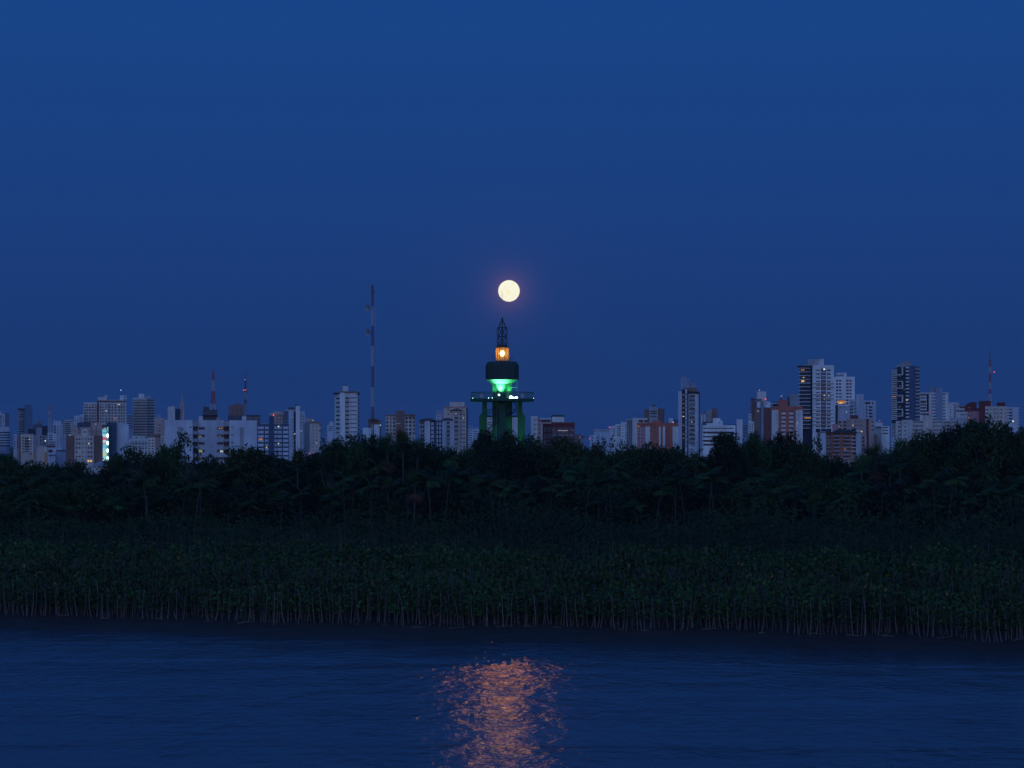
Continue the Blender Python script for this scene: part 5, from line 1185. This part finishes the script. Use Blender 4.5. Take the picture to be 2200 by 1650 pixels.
PROTO = {
    'round1': make_proto(1, 18, 6.5, 6.0, 11.5, 85, 62, 'round', 0.62, LEAF_A),
    'round2': make_proto(2, 19, 5.6, 7.0, 11.5, 85, 62, 'round', 0.58, LEAF_A),
    'round3': make_proto(3, 17, 7.5, 5.5, 11.0, 95, 60, 'round', 0.66, LEAF_A),
    'dark1': make_proto(4, 18, 6.2, 6.6, 11.0, 100, 70, 'round', 0.6, LEAF_D),
    'dark2': make_proto(5, 18, 5.2, 6.0, 11.5, 85, 70, 'round', 0.6, LEAF_D),
    'layer1': make_proto(6, 18, 8.0, 5.4, 11.5, 120, 62, 'layered', 0.55, LEAF_D),
    'umb1': make_proto(7, 17, 7.0, 2.6, 13.0, 42, 62, 'umbrella', 0.5, LEAF_A),
    'open1': make_proto(8, 19, 5.5, 5.5, 13.0, 30, 46, 'open', 0.55, LEAF_A),
    'open2': make_proto(9, 19, 4.5, 6.5, 12.0, 36, 50, 'open', 0.6, LEAF_D),
}

def feather_palm(seed, h, nf=13, fl=3.3, dry=False):
    rg = np.random.default_rng(seed)
    m = MB()
    lean = rg.normal(0, 0.05, 2) * h
    pts = [Vector((lean[0] * u * u, lean[1] * u * u, h * u)) for u in (0, .2, .4, .6, .8, 1)]
    m.path(pts, [0.12, 0.085, 0.08, 0.075, 0.07, 0.07], 6)
    m.tube(pts[-1], pts[-1] + Vector((0, 0, 0.9)), 0.085, 0.05, 6)
    top = np.array(pts[-1]) + np.array([0, 0, 0.8])
    pos, tip, side, ln, wd = [], [], [], [], []
    ribs = MB()
    for i in range(nf):
        a = 2 * math.pi * (i * 0.382 + rg.uniform(-.06, .06)); e = 0.05 + 1.4 * ((i * 0.7548 + 0.3) % 1.0) + rg.uniform(-.08, .08)
        L = fl * rg.uniform(0.8, 1.12); n = 17
        p = top.copy(); el = e; prev = p.copy()
        for q in range(n):
            d = np.array([math.cos(a) * math.cos(el), math.sin(a) * math.cos(el), math.sin(el)])
            p = p + d * L / n; el -= (0.03 + 0.085 * (q / n)) * rg.uniform(0.8, 1.2)
            if q > 2:
                lat = np.array([-math.sin(a), math.cos(a), 0]); ll = 1.1 * math.sin(math.pi * (0.12 + 0.86 * q / n)) ** 0.7
                for s in (-1, 1):
                    t = lat * s * 0.85 + d * 0.5 + np.array([0, 0, -0.42 - 0.25 * rg.random()]); t /= np.linalg.norm(t)
                    sd = np.cross(t, np.array([0, 0, 1.0]) + d * 0.4); sd /= np.linalg.norm(sd) + 1e-6
                    pos.append(p); tip.append(t); side.append(sd); ln.append(ll * rg.uniform(.85, 1.1)); wd.append(0.15)
            if q % 3 == 2:
                ribs.tube(prev, p, 0.03, 0.022, 3); prev = p.copy()
    v, f = kites(np.array(pos), np.array(tip), np.array(side), np.array(ln), np.array(wd))
    rv = np.array([tuple(x) for x in ribs.v]); rf = [q for q in ribs.f if len(q) == 4]
    f = np.concatenate([f, np.array(rf) + len(v)]); v = np.concatenate([v, rv])
    me = bpy.data.meshes.new('trunk'); me.from_pydata([tuple(p) for p in m.v], [], m.f); me.materials.append(PBARK)
    return {'crown': np_mesh('fronds', v, f, LEAF_P), 'trunk': me, 'h': float(v[:, 2].max()), 'r': fl}

def fan_palm(seed, h, nl=26, skirt=0):
    rg = np.random.default_rng(seed)
    m = MB(); m.path([Vector((0, 0, 0)), Vector((0.1, 0, h * .5)), Vector((0, 0.1, h))], [0.22, 0.17, 0.15], 8)
    top = np.array([0, 0, h])
    def fans(n, lo, hi, droop):
        V, Fc, R_ = [], [], MB()
        for i in range(n):
            a = rg.uniform(0, 2 * math.pi); e = rg.uniform(lo, hi)
            d = np.array([math.cos(a) * math.cos(e), math.sin(a) * math.cos(e), math.sin(e)])
            L = rg.uniform(1.3, 2.6); c = top + d * L
            R_.tube(top, c, 0.035, 0.025, 3)
            s = np.cross(d, [0, 0, 1.0]); s /= np.linalg.norm(s) + 1e-6; u = np.cross(s, d)
            for q in range(13):
                th = (q / 12 - 0.5) * 4.2
                t = d * math.cos(th) + s * math.sin(th) + u * 0.15; t[2] -= droop * rg.uniform(.5, 1.2) * (0.4 + abs(th) * .3); t /= np.linalg.norm(t)
                w = np.cross(t, u); w /= np.linalg.norm(w) + 1e-6
                ll = rg.uniform(1.3, 2.1)
                k_ = len(V); V += [c, c + t * ll * .45 + w * .085, c + t * ll, c + t * ll * .45 - w * .085]; Fc.append((k_, k_ + 1, k_ + 2, k_ + 3))
        rf = [q for q in R_.f if len(q) == 4]; k_ = len(V)
        return np.array(V + [np.array(tuple(x)) for x in R_.v]), np.array(Fc + [tuple(y + k_ for y in q) for q in rf])
    v, f = fans(nl, -0.25, 1.5, 0.22)
    me = bpy.data.meshes.new('trunk'); me.from_pydata([tuple(p) for p in m.v], [], m.f); me.materials.append(PBARK)
    out = {'crown': np_mesh('fronds', v, f, LEAF_P), 'trunk': me, 'h': float(v[:, 2].max()), 'r': 3.6}
    if skirt:
        v, f = fans(skirt, -1.5, -1.15, 0.9); out['skirt'] = np_mesh('dry_fronds', v, f, DRYF)
    return out

PROTO.update({'fea1': feather_palm(21, 11.5, 16, 2.7), 'fea2': feather_palm(22, 12.5, 18, 3.0), 'fea3': feather_palm(23, 10.5, 15, 2.5), 'fea4': feather_palm(24, 13.0, 17, 2.8),
              'fan1': fan_palm(31, 15, 20), 'fan2': fan_palm(32, 16, 22, 10), 'fan3': fan_palm(33, 14, 18)})

KIND = {'round': ('broadleaf_tree', 'tree'), 'dark': ('broadleaf_tree', 'tree'), 'layer': ('tiered_tree', 'tree'), 'umb': ('umbrella_tree', 'tree'), 'open': ('open_tree', 'tree'), 'fea': ('feather_palm', 'palm tree'), 'fan': ('fan_palm', 'palm tree')}

def place(kind, x, y, z, s, rot, label, group=None, sx=1.0):
    p = PROTO[kind]; nm, cat = KIND[kind.rstrip('0123456789')]
    t = root(nm, (x, y, z), label, cat, group)
    t.rotation_euler = (0, 0, rot); t.scale = (s * sx, s * sx, s)
    link_mesh('trunk', p['trunk'], t)
    link_mesh('fronds' if kind[:2] == 'fe' or kind[:3] == 'fan' else 'crown', p['crown'], t)
    if 'skirt' in p: link_mesh('dry_fronds', p['skirt'], t)
    return t

def place_px(kind, px, py, d, label, wpx=None, group=None, rot=None):
    """stand a tree at column px, distance d, so that its top meets row py; wpx = crown width in photo pixels"""
    x = (px - 1100) / F * d; z = ground_z(d - shore(x)); top = CAM_H + (HOR - py) / F * d
    s = (top - z) / PROTO[kind]['h']
    sx = 1.0 if wpx is None else min(2.0, max(0.55, (wpx / F * d) / (2 * PROTO[kind]['r'] * s)))
    if kind[:3] == 'fea': sx = min(sx, 1.15)
    return place(kind, x, d, z, s, RNG.uniform(0, 6.28) if rot is None else rot, label, group, sx)

SKYTREES = [
    ('round1', 8, 968, 500, 90, 'leafy tree at the left edge below the round banded office'),
    ('round3', 70, 986, 490, 110, 'broad tree below the cream plain gable block at the left'),
    ('dark2', 118, 990, 505, 70, 'low dark tree below the pale blue low houses'),
    ('round2', 163, 984, 500, 80, 'round tree in front of the brown winged hotel'),
    ('umb1', 282, 964, 470, 120, 'flat topped umbrella tree before the low white block of small windows'),
    ('dark1', 250, 992, 500, 90, 'dark tree at the foot of the plain blue office slab'),
    ('round1', 366, 957, 480, 100, 'rounded tree before the left wing of the wide grey slab'),
    ('open1', 405, 930, 455, 62, 'sparse open tree with bare limbs before the wide grey slab'),
    ('round3', 448, 985, 500, 90, 'low tree below the centre of the wide grey slab'),
    ('round1', 530, 962, 470, 150, 'wide rounded tree below the right wing of the wide grey slab'),
    ('dark2', 590, 978, 500, 80, 'dark tree below the blue grid building'),
    ('fan1', 640, 965, 460, 80, 'fan palm below the white twin shaft tower'),
    ('round2', 690, 978, 490, 70, 'tree at the foot of the beige dotted block'),
    ('open2', 707, 938, 465, 46, 'ragged tree left of the tower with dark roof rim'),
    ('round3', 745, 930, 470, 120, 'broad tree below the tower with dark roof rim'),
    ('dark1', 795, 925, 480, 90, 'dark tree at the foot of the tall striped mast'),
    ('fan2', 832, 918, 465, 80, 'fan palm right of the tall striped mast'),
    ('fan1', 866, 910, 470, 90, 'tallest fan palm, before the brown and cream block'),
    ('fan3', 897, 925, 465, 75, 'fan palm below the right wing of the brown and cream block'),
    ('dark2', 925, 946, 470, 80, 'dark tree below the pale blue hipped roof block'),
    ('round1', 968, 957, 480, 90, 'rounded tree below the beige stepped tower'),
    ('fea2', 950, 957, 455, 60, 'feather palm below the beige stepped tower'),
    ('round2', 1006, 956, 500, 60, 'tree left of the dark round tree at the lighthouse'),
    ('dark1', 1050, 917, 520, 95, 'large dark round tree hiding the lighthouse foot on the left'),
    ('dark2', 1094, 917, 515, 80, 'dark round tree hiding the lighthouse foot on the right'),
    ('open1', 1128, 925, 545, 40, 'green lit tree just right of the lighthouse leg'),
    ('round2', 1152, 934, 515, 70, 'round tree below the white block right of the lighthouse'),
    ('round1', 1210, 928, 500, 90, 'full round tree before the dark red framed block'),
    ('dark2', 1245, 948, 510, 60, 'low tree below the far gabled houses'),
    ('round2', 1283, 946, 500, 60, 'small tree left of the gappy tree by the pale blue stepped block'),
    ('open2', 1306, 934, 500, 50, 'gappy tree before the pale blue stepped block'),
    ('umb1', 1348, 944, 490, 75, 'low umbrella tree below the white stepped block'),
    ('round3', 1395, 947, 495, 90, 'tree below the left end of the coral and white block'),
    ('round1', 1445, 950, 480, 100, 'spreading tree below the long coral and white block'),
    ('fea2', 1490, 962, 450, 60, 'feather palm below the slim black striped tower'),
    ('layer1', 1560, 925, 480, 130, 'tiered flat branched tree before the low white office block'),
    ('round2', 1622, 922, 490, 80, 'tree at the foot of the glazed tower'),
    ('dark1', 1680, 920, 495, 100, 'dense tree before the coral block with white panels'),
    ('open1', 1738, 932, 485, 70, 'open tree below the tallest white tower'),
    ('round1', 1722, 945, 470, 80, 'round tree below the right edge of the coral block'),
    ('round3', 1785, 972, 480, 70, 'low tree before the balcony block with white piers'),
    ('fan2', 1880, 942, 465, 90, 'fan palm right of the balcony block with white piers'),
    ('fan1', 1935, 932, 470, 95, 'fan palm below the navy tower with white frames'),
    ('fan3', 1850, 962, 455, 75, 'shorter fan palm before the right pier of the balcony block'),
    ('round2', 1988, 918, 480, 90, 'tree below the long low white gallery block'),
    ('dark2', 2035, 908, 490, 80, 'pointed dark tree below the white slotted tower'),
    ('round1', 2110, 889, 470, 150, 'largest dome of foliage at the right below the dark red block'),
    ('dark1', 2065, 902, 500, 90, 'dark tree left of the largest foliage dome'),
    ('round3', 2168, 905, 480, 110, 'broad tree right of the largest foliage dome'),
    ('round2', 2215, 910, 490, 90, 'tree cut by the right edge under the open sky'),
    ('fea4', 2180, 1040, 420, 90, 'bright green feather palm low at the right edge'),
    ('fea1', 60, 1050, 425, 70, 'feather palm with pale leaning trunk at the far left'),
    ('fea2', 415, 1010, 430, 85, 'feather palm group leader below the sparse open tree'),
    ('fea4', 742, 1010, 430, 75, 'feather palm with tall pale trunk left of the dry fronds'),
    ('fan2', 890, 1000, 425, 90, 'fan palm with hanging brown dry fronds in mid wood'),
    ('fea2', 955, 1000, 430, 80, 'feather palm with long leaning trunk right of the dry fronds'),
    ('fea1', 1095, 1030, 425, 70, 'feather palm with pale trunk straight below the lighthouse'),
    ('fea3', 1120, 1035, 430, 60, 'second feather palm just right of the lighthouse axis'),
    ('fea2', 1405, 1030, 425, 85, 'feather palm with two pale trunks below the coral and white block'),
    ('fea4', 1450, 1020, 430, 75, 'feather palm with pale trunk below the slim black striped tower'),
    ('fea2', 1700, 1050, 420, 95, 'wide feather palm below the coral block with white panels'),
    ('fea1', 1810, 1060, 420, 80, 'feather palm with twin pale stems below the balcony block'),
    ('fea4', 1520, 1000, 435, 80, 'feather palm below the tiered tree'),
    ('fea2', 2010, 1010, 430, 95, 'feather palm below the pointed dark tree at the right'),
]
for kind, px, py, d, w, lab in SKYTREES:
    place_px(kind, px, py - (11 if 225 < px < 700 and py < 1000 else 0), 350 + (d - 420) * 0.8, lab, w)

SKY = [(-400, 970), (0, 975), (60, 985), (180, 992), (200, 1010), (235, 1008), (260, 980), (340, 965), (400, 980), (450, 980), (520, 963), (600, 974), (650, 972), (695, 974), (705, 960), (740, 938), (800, 930), (900, 930), (960, 962), (1010, 960), (1040, 935), (1120, 940), (1160, 945), (1240, 955), (1300, 955), (1340, 955), (1450, 958), (1505, 968), (1540, 945), (1620, 935), (1720, 945), (1745, 968), (1830, 985), (1870, 968), (1950, 945), (2020, 925), (2080, 908), (2140, 905), (2200, 920), (2600, 930)]
def skyline(px):
    for (a, ya), (b_, yb) in zip(SKY, SKY[1:]):
        if px <= b_: return ya + (yb - ya) * (px - a) / (b_ - a)
    return 930

def fits(px, d, z, h, margin):
    top = HOR + (CAM_H - (z + h)) * F / d
    return top >= skyline(px) + margin

ANCHORS = [(0, 'the left edge'), (50, 'the beige balcony block'), (90, 'the cream gable block'), (125, 'the narrow white tower'), (180, 'the brown winged hotel'), (224, 'the lit screen'), (262, 'the plain blue slab'), (308, 'the rounded banded tower'), (345, 'the pinkish tan blocks'), (384, 'the slab left wing'), (420, 'the left balcony recess'), (458, 'the red and white mast'), (487, 'the right balcony recess'), (527, 'the thin dark mast'), (565, 'the grid left half'), (600, 'the grid right half'), (640, 'the twin shaft tower'), (675, 'the beige dotted block'), (708, 'the faint small block'), (745, 'the dark rimmed tower'), (800, 'the tall striped mast'), (860, 'the brown and cream block'), (910, 'the hipped roof left end'), (958, 'the hipped roof right end'), (995, 'the beige stepped tower'), (1030, 'the lighthouse left leg'), (1079, 'the lighthouse shaft'), (1125, 'the lighthouse right leg'), (1160, 'the white roof garden block'), (1205, 'the dark red framed block'), (1252, 'the skyline gap'), (1292, 'the pale stepped block'), (1330, 'the white stepped block'), (1368, 'the grey grid block'), (1405, 'the brown glazed tower'), (1440, 'the coral block right end'), (1480, 'the slim striped tower'), (1535, 'the low white office'), (1588, 'the plain white slab'), (1630, 'the dark glazed tower'), (1682, 'the coral striped block'), (1730, 'the tallest tower dark side'), (1768, 'the tallest tower white side'), (1810, 'the oval terrace'), (1850, 'the dark red strip'), (1895, 'the low red lamp'), (1945, 'the navy framed tower'), (1990, 'the cream box gallery'), (2018, 'the slotted tower'), (2060, 'the white terraces'), (2095, 'the curved red roof'), (2127, 'the far right mast'), (2160, 'the cream windowed block'), (2210, 'the right edge')]
def fill(kinds, n, d0, d1, h0, h1, label, group, margin=6, px0=-45, px1=2245):
    made = {}
    for i in range(n):
        px = px0 + (px1 - px0) * ((i + RNG.random()) / n); d = RNG.uniform(d0, d1)
        x = (px - 1100) / F * d; z = ground_z(d - shore(x))
        kind = RNG.choice(kinds)
        hmax = CAM_H + (HOR - skyline(px) - margin) / F * d - z
        h = min(RNG.uniform(h0, h1), hmax)
        s = h / PROTO[kind]['h']
        sx = min(1.1, 1.0 / s) if kind[:2] == 'fe' else RNG.uniform(0.85, 1.2) * max(1.0, 0.85 / s)
        t = place(kind, x, d, z - 0.1, s, RNG.uniform(0, 6.28), label, group, min(1.5, max(0.8, sx)))
        a = min(ANCHORS, key=lambda q: abs(q[0] - px))[1]
        made.setdefault(a, []).append((px, t))
    words = {1: [''], 2: ['left ', 'right '], 3: ['left ', 'middle ', 'right '], 4: ['far left ', 'left ', 'right ', 'far right ']}
    for a, ts in made.items():
        ts.sort(key=lambda q: q[0])
        for w, (px, t) in zip(words[len(ts)], ts):
            t['label'] = w + label + ' below ' + a

fill(['round1', 'round2', 'round3', 'dark1', 'dark2'], 70, 395, 450, 15, 23, 'leafy tree in the upper wood', 'trees massed in the upper wood', 10)
fill(['round1', 'round3', 'dark1', 'dark2', 'round2'], 46, 366, 392, 9.5, 13.5, 'dark leafy tree in mid wood', 'trees in the middle of the wood', 30)
fill(['fea1', 'fea2', 'fea3', 'fea4'], 58, 353, 376, 9.5, 14.5, 'slender feather palm at the wood front', 'feather palms along the wood front', 40)
fill(['fea1', 'fea2', 'fea3', 'fea4'], 32, 376, 398, 12, 16, 'tall feather palm behind the front palms', 'feather palms behind the front ones', 20)
fill(['fan1', 'fan1', 'fan3'], 12, 358, 390, 10, 13.5, 'stout fan palm inside the wood', 'fan palms inside the wood', 30)

# undergrowth and the marsh stand: too many to count
def field_noise(x, y, sc, seed):
    a = seed * 1.7
    return (np.sin(x * sc + a) * np.cos(y * sc * 1.3 + a * 2) + 0.6 * np.sin(x * sc * 2.3 + y * sc * 1.1 + a * 3) + 0.4 * np.sin(x * sc * 5.1 - y * sc * 3.7 + a)) / 2.0

shore_v = np.vectorize(shore); gz_v = np.vectorize(ground_z)
def shrub_layer(name, n, s0, s1, h0, h1, leaf, mat, label, zone=lambda x, s: 1.0, nsc=0.13, seed=3):
    x = NR.uniform(-128, 128, n); s = NR.uniform(s0, s1, n)
    y = shore_v(x) + s; g = gz_v(s)
    hh = h0 + (h1 - h0) * (s - s0) / (s1 - s0)
    hh = hh * zone(x, s) * (1 + 0.45 * field_noise(x, y, nsc, seed) + 0.2 * field_noise(x, y, nsc * 4, seed + 2))
    t = NR.uniform(0, 1, n) ** 0.55
    pos = np.stack([x, y, g + np.maximum(hh, 0.8) * t], 1)
    nrm_ = np.tile(np.array([0, -0.7, 0.8]), (n, 1))
    v, f = blades(pos, nrm_, NR.uniform(0.6, 1.3, n) * leaf, 0.6)
    o = link_mesh(name, np_mesh(name, v, f, mat))
    return tag(o, label, 'undergrowth', kind='stuff')
shrub_layer('undergrowth', 90000, 66, 120, 4.0, 7.2, 0.5, LEAF_U, 'dark tangled undergrowth between the marsh plants and the palms', nsc=0.11, seed=3)
shrub_layer('wood_floor_thicket', 60000, 120, 205, 7.0, 10.5, 0.8, LEAF_D, 'dense dark thicket filling the inside of the wood', nsc=0.07, seed=5)

# marsh plants: 300 nearest ones as individuals, the stand behind them as one mass
def marsh_plant(seed, h, nleaf):
    rg = np.random.default_rng(seed)
    m = MB(); b0 = rg.normal(0, 0.22, 2); b1 = rg.normal(0, 0.12, 2)
    P0 = [Vector((b1[0] * math.sin(u * 3), b1[1] * math.sin(u * 3), 0)) + Vector((b0[0] * u, b0[1] * u, h * u)) for u in (-0.04, .2, .4, .6, .8, .95)]
    m.path(P0, [0.072, 0.06, 0.054, 0.048, 0.042, 0.03], 6)
    pos, tip, side, ln, wd = [], [], [], [], []
    for i in range(nleaf):
        u = rg.uniform(0.36, 1.0); c = np.array(P0[1].lerp(P0[5], (u - .2) / .8))
        a = rg.uniform(0, 6.28); r = rg.uniform(0.15, 0.7)
        p = c + np.array([r * math.cos(a), r * math.sin(a), rg.uniform(-.1, .35)])
        t = np.array([math.cos(a) * .55, math.sin(a) * .55, rg.uniform(-.9, .8)]); t /= np.linalg.norm(t)
        s_ = np.cross(t, rg.normal(0, 1, 3)); s_ /= np.linalg.norm(s_)
        pos.append(p); tip.append(t); side.append(s_); ln.append(rg.uniform(.42, .72)); wd.append(rg.uniform(.26, .42))
    v, f = kites(np.array(pos), np.array(tip), np.array(side), np.array(ln), np.array(wd))
    me = bpy.data.meshes.new('stem'); me.from_pydata([tuple(p) for p in m.v], [], m.f); me.materials.append(SBARK)
    return me, np_mesh('leaves', v, f, LEAF_M), (v, f)
MP = [marsh_plant(60 + i, 5.2, 26) for i in range(8)]
def stand_h(x, s):
    return 4.6 * (0.78 + 0.22 * min(1.0, max(0.0, (s - 12) / 23))) * (1 + 0.17 * field_noise(np.array([x]), np.array([s]), 0.13, 4)[0] + 0.09 * field_noise(np.array([x]), np.array([s]), 0.6, 6)[0])
for i in range(300):
    px = -40 + 2280 * (i + RNG.uniform(0.0, 1.0)) / 300
    s_ = 12.2 + RNG.uniform(0, 2.6) + 0.9 * math.sin(px * 0.017) + 0.6 * math.sin(px * 0.05)
    x = (px - 1100) / F * 245; y = shore(x) + s_; x = (px - 1100) / F * y
    me_s, me_l, _ = RNG.choice(MP)
    t = root('marsh_plant', (x, y, ground_z(s_) - 0.05), 'upright marsh plant with bare pale stem in the front row on the mud', 'plant', 'marsh plants in the front row along the mud')
    sc_ = stand_h(x, s_) / 5.2 * RNG.uniform(0.84, 1.1); t.scale = (1, 1, sc_); t.rotation_euler = (RNG.gauss(0, .035), RNG.gauss(0, .05), RNG.uniform(0, 6.28))
    link_mesh('stem', me_s, t); link_mesh('leaves', me_l, t)

nst = 7600
xs_ = NR.uniform(-112, 112, nst); ss_ = 14.5 + (NR.uniform(0, 1, nst) ** 0.85) * (52 + 14 * field_noise(xs_, xs_ * 0, 0.09, 8) + 0.08 * xs_)
V, Fc, off = [], [], 0
SV, SF, soff = [], [], 0
gap_ = field_noise(xs_, ss_, 0.23, 9) + 0.5 * field_noise(xs_, ss_, 0.7, 2)
for x, s_, gp in zip(xs_, ss_, gap_):
    if gp < -0.62 and s_ > 17: continue
    y = shore(x) + s_; g = ground_z(s_); hh = stand_h(x, s_) * (1 + 0.12 * (s_ > 40)) * NR.uniform(0.86, 1.12)
    v, f = MP[int(NR.integers(8))][2]
    if s_ > 30: v, f = v[:48], f[:12]
    a = NR.uniform(0, 6.28); ca, sa = math.cos(a), math.sin(a)
    w = np.stack([v[:, 0] * ca - v[:, 1] * sa + x, v[:, 0] * sa + v[:, 1] * ca + y, (v[:, 2] - 5.2) + hh + g], 1)
    V.append(w); Fc.append(f + off); off += len(w)
    if s_ < 40 or NR.random() < 0.04:
        extra = 0 if s_ < 40 else NR.uniform(0.3, 1.8)
        tx, ty = NR.normal(0, 0.25, 2); r = 0.055
        q = np.array([[x - r, y, g - .1], [x + r, y, g - .1], [x, y + r, g - .1], [x + tx - r * .5, y + ty, g + hh + extra], [x + tx + r * .5, y + ty, g + hh + extra], [x + tx, y + ty + r * .5, g + hh + extra]])
        SV.append(q); SF.append(np.array([[0, 1, 4, 3], [1, 2, 5, 4], [2, 0, 3, 5]]) + soff); soff += 6
o = link_mesh('marsh_stand', np_mesh('marsh_stand', np.concatenate(V), np.concatenate(Fc), LEAF_M)); tag(o, 'deep stand of big leaved marsh plants behind the front row', 'marsh plants', kind='stuff')
for i in range(3600):
    x = NR.uniform(-110, 110); s_ = 14 + 30 * NR.random(); y = shore(x) + s_; g = ground_z(s_); r = 0.05; tx, ty = NR.normal(0, .22, 2)
    q = np.array([[x - r, y, g - .1], [x + r, y, g - .1], [x, y + r, g - .1], [x + tx - r * .5, y + ty, g + 2.7], [x + tx + r * .5, y + ty, g + 2.7], [x + tx, y + ty + r * .5, g + 2.7]])
    SV.append(q); SF.append(np.array([[0, 1, 4, 3], [1, 2, 5, 4], [2, 0, 3, 5]]) + soff); soff += 6
# bare pale poles standing above the marsh, thickest left of centre
for i in range(480):
    px = RNG.gauss(640, 330) if RNG.random() < 0.7 else RNG.uniform(-50, 2250); s_ = RNG.uniform(42, 98)
    x = (px - 1100) / F * 300; y = shore(x) + s_; g = ground_z(s_); h_ = RNG.uniform(4.0, 7.8); r = RNG.uniform(.014, .032); tx, ty = RNG.gauss(0, .3), RNG.gauss(0, .3)
    q = np.array([[x - r, y, g], [x + r, y, g], [x, y + r, g], [x + tx - r * .5, y + ty, g + h_], [x + tx + r * .5, y + ty, g + h_], [x + tx, y + ty + r * .5, g + h_]])
    SV.append(q); SF.append(np.array([[0, 1, 4, 3], [1, 2, 5, 4], [2, 0, 3, 5]]) + soff); soff += 6
o = link_mesh('bare_stems', np_mesh('bare_stems', np.concatenate(SV), np.concatenate(SF), SBARK)); tag(o, 'thin bare pale stems standing in and above the marsh plants', 'stems', kind='stuff')

# fallen branches on the mud
for i in range(26):
    px = 30 + 2150 * (i + RNG.random()) / 26; s_ = RNG.uniform(10.5, 13.0); x = (px - 1100) / F * 244; y = shore(x) + s_; g = ground_z(s_)
    L = RNG.uniform(0.6, 2.0); a = RNG.gauss(0, 0.8); m = MB()
    pts = [Vector((L * (u - .5) * math.cos(a), L * (u - .5) * math.sin(a), 0.07 + 0.35 * L * .1 * math.sin(u * 3.1 + i))) for u in (0, .3, .6, 1)]
    m.path(pts, [.07, .06, .045, .025], 5); m.tube(pts[1], pts[1] + Vector((.35, -.1, .45)), .035, .012, 4)
    me = bpy.data.meshes.new('fallen_branch'); me.from_pydata([tuple(p) for p in m.v], [], m.f); me.materials.append(SBARK)
    o = link_mesh('fallen_branch', me); o.location = (x, y, g); tag(o, 'fallen pale branch lying on the mud before the front row of stems', 'branch', 'fallen branches on the mud')
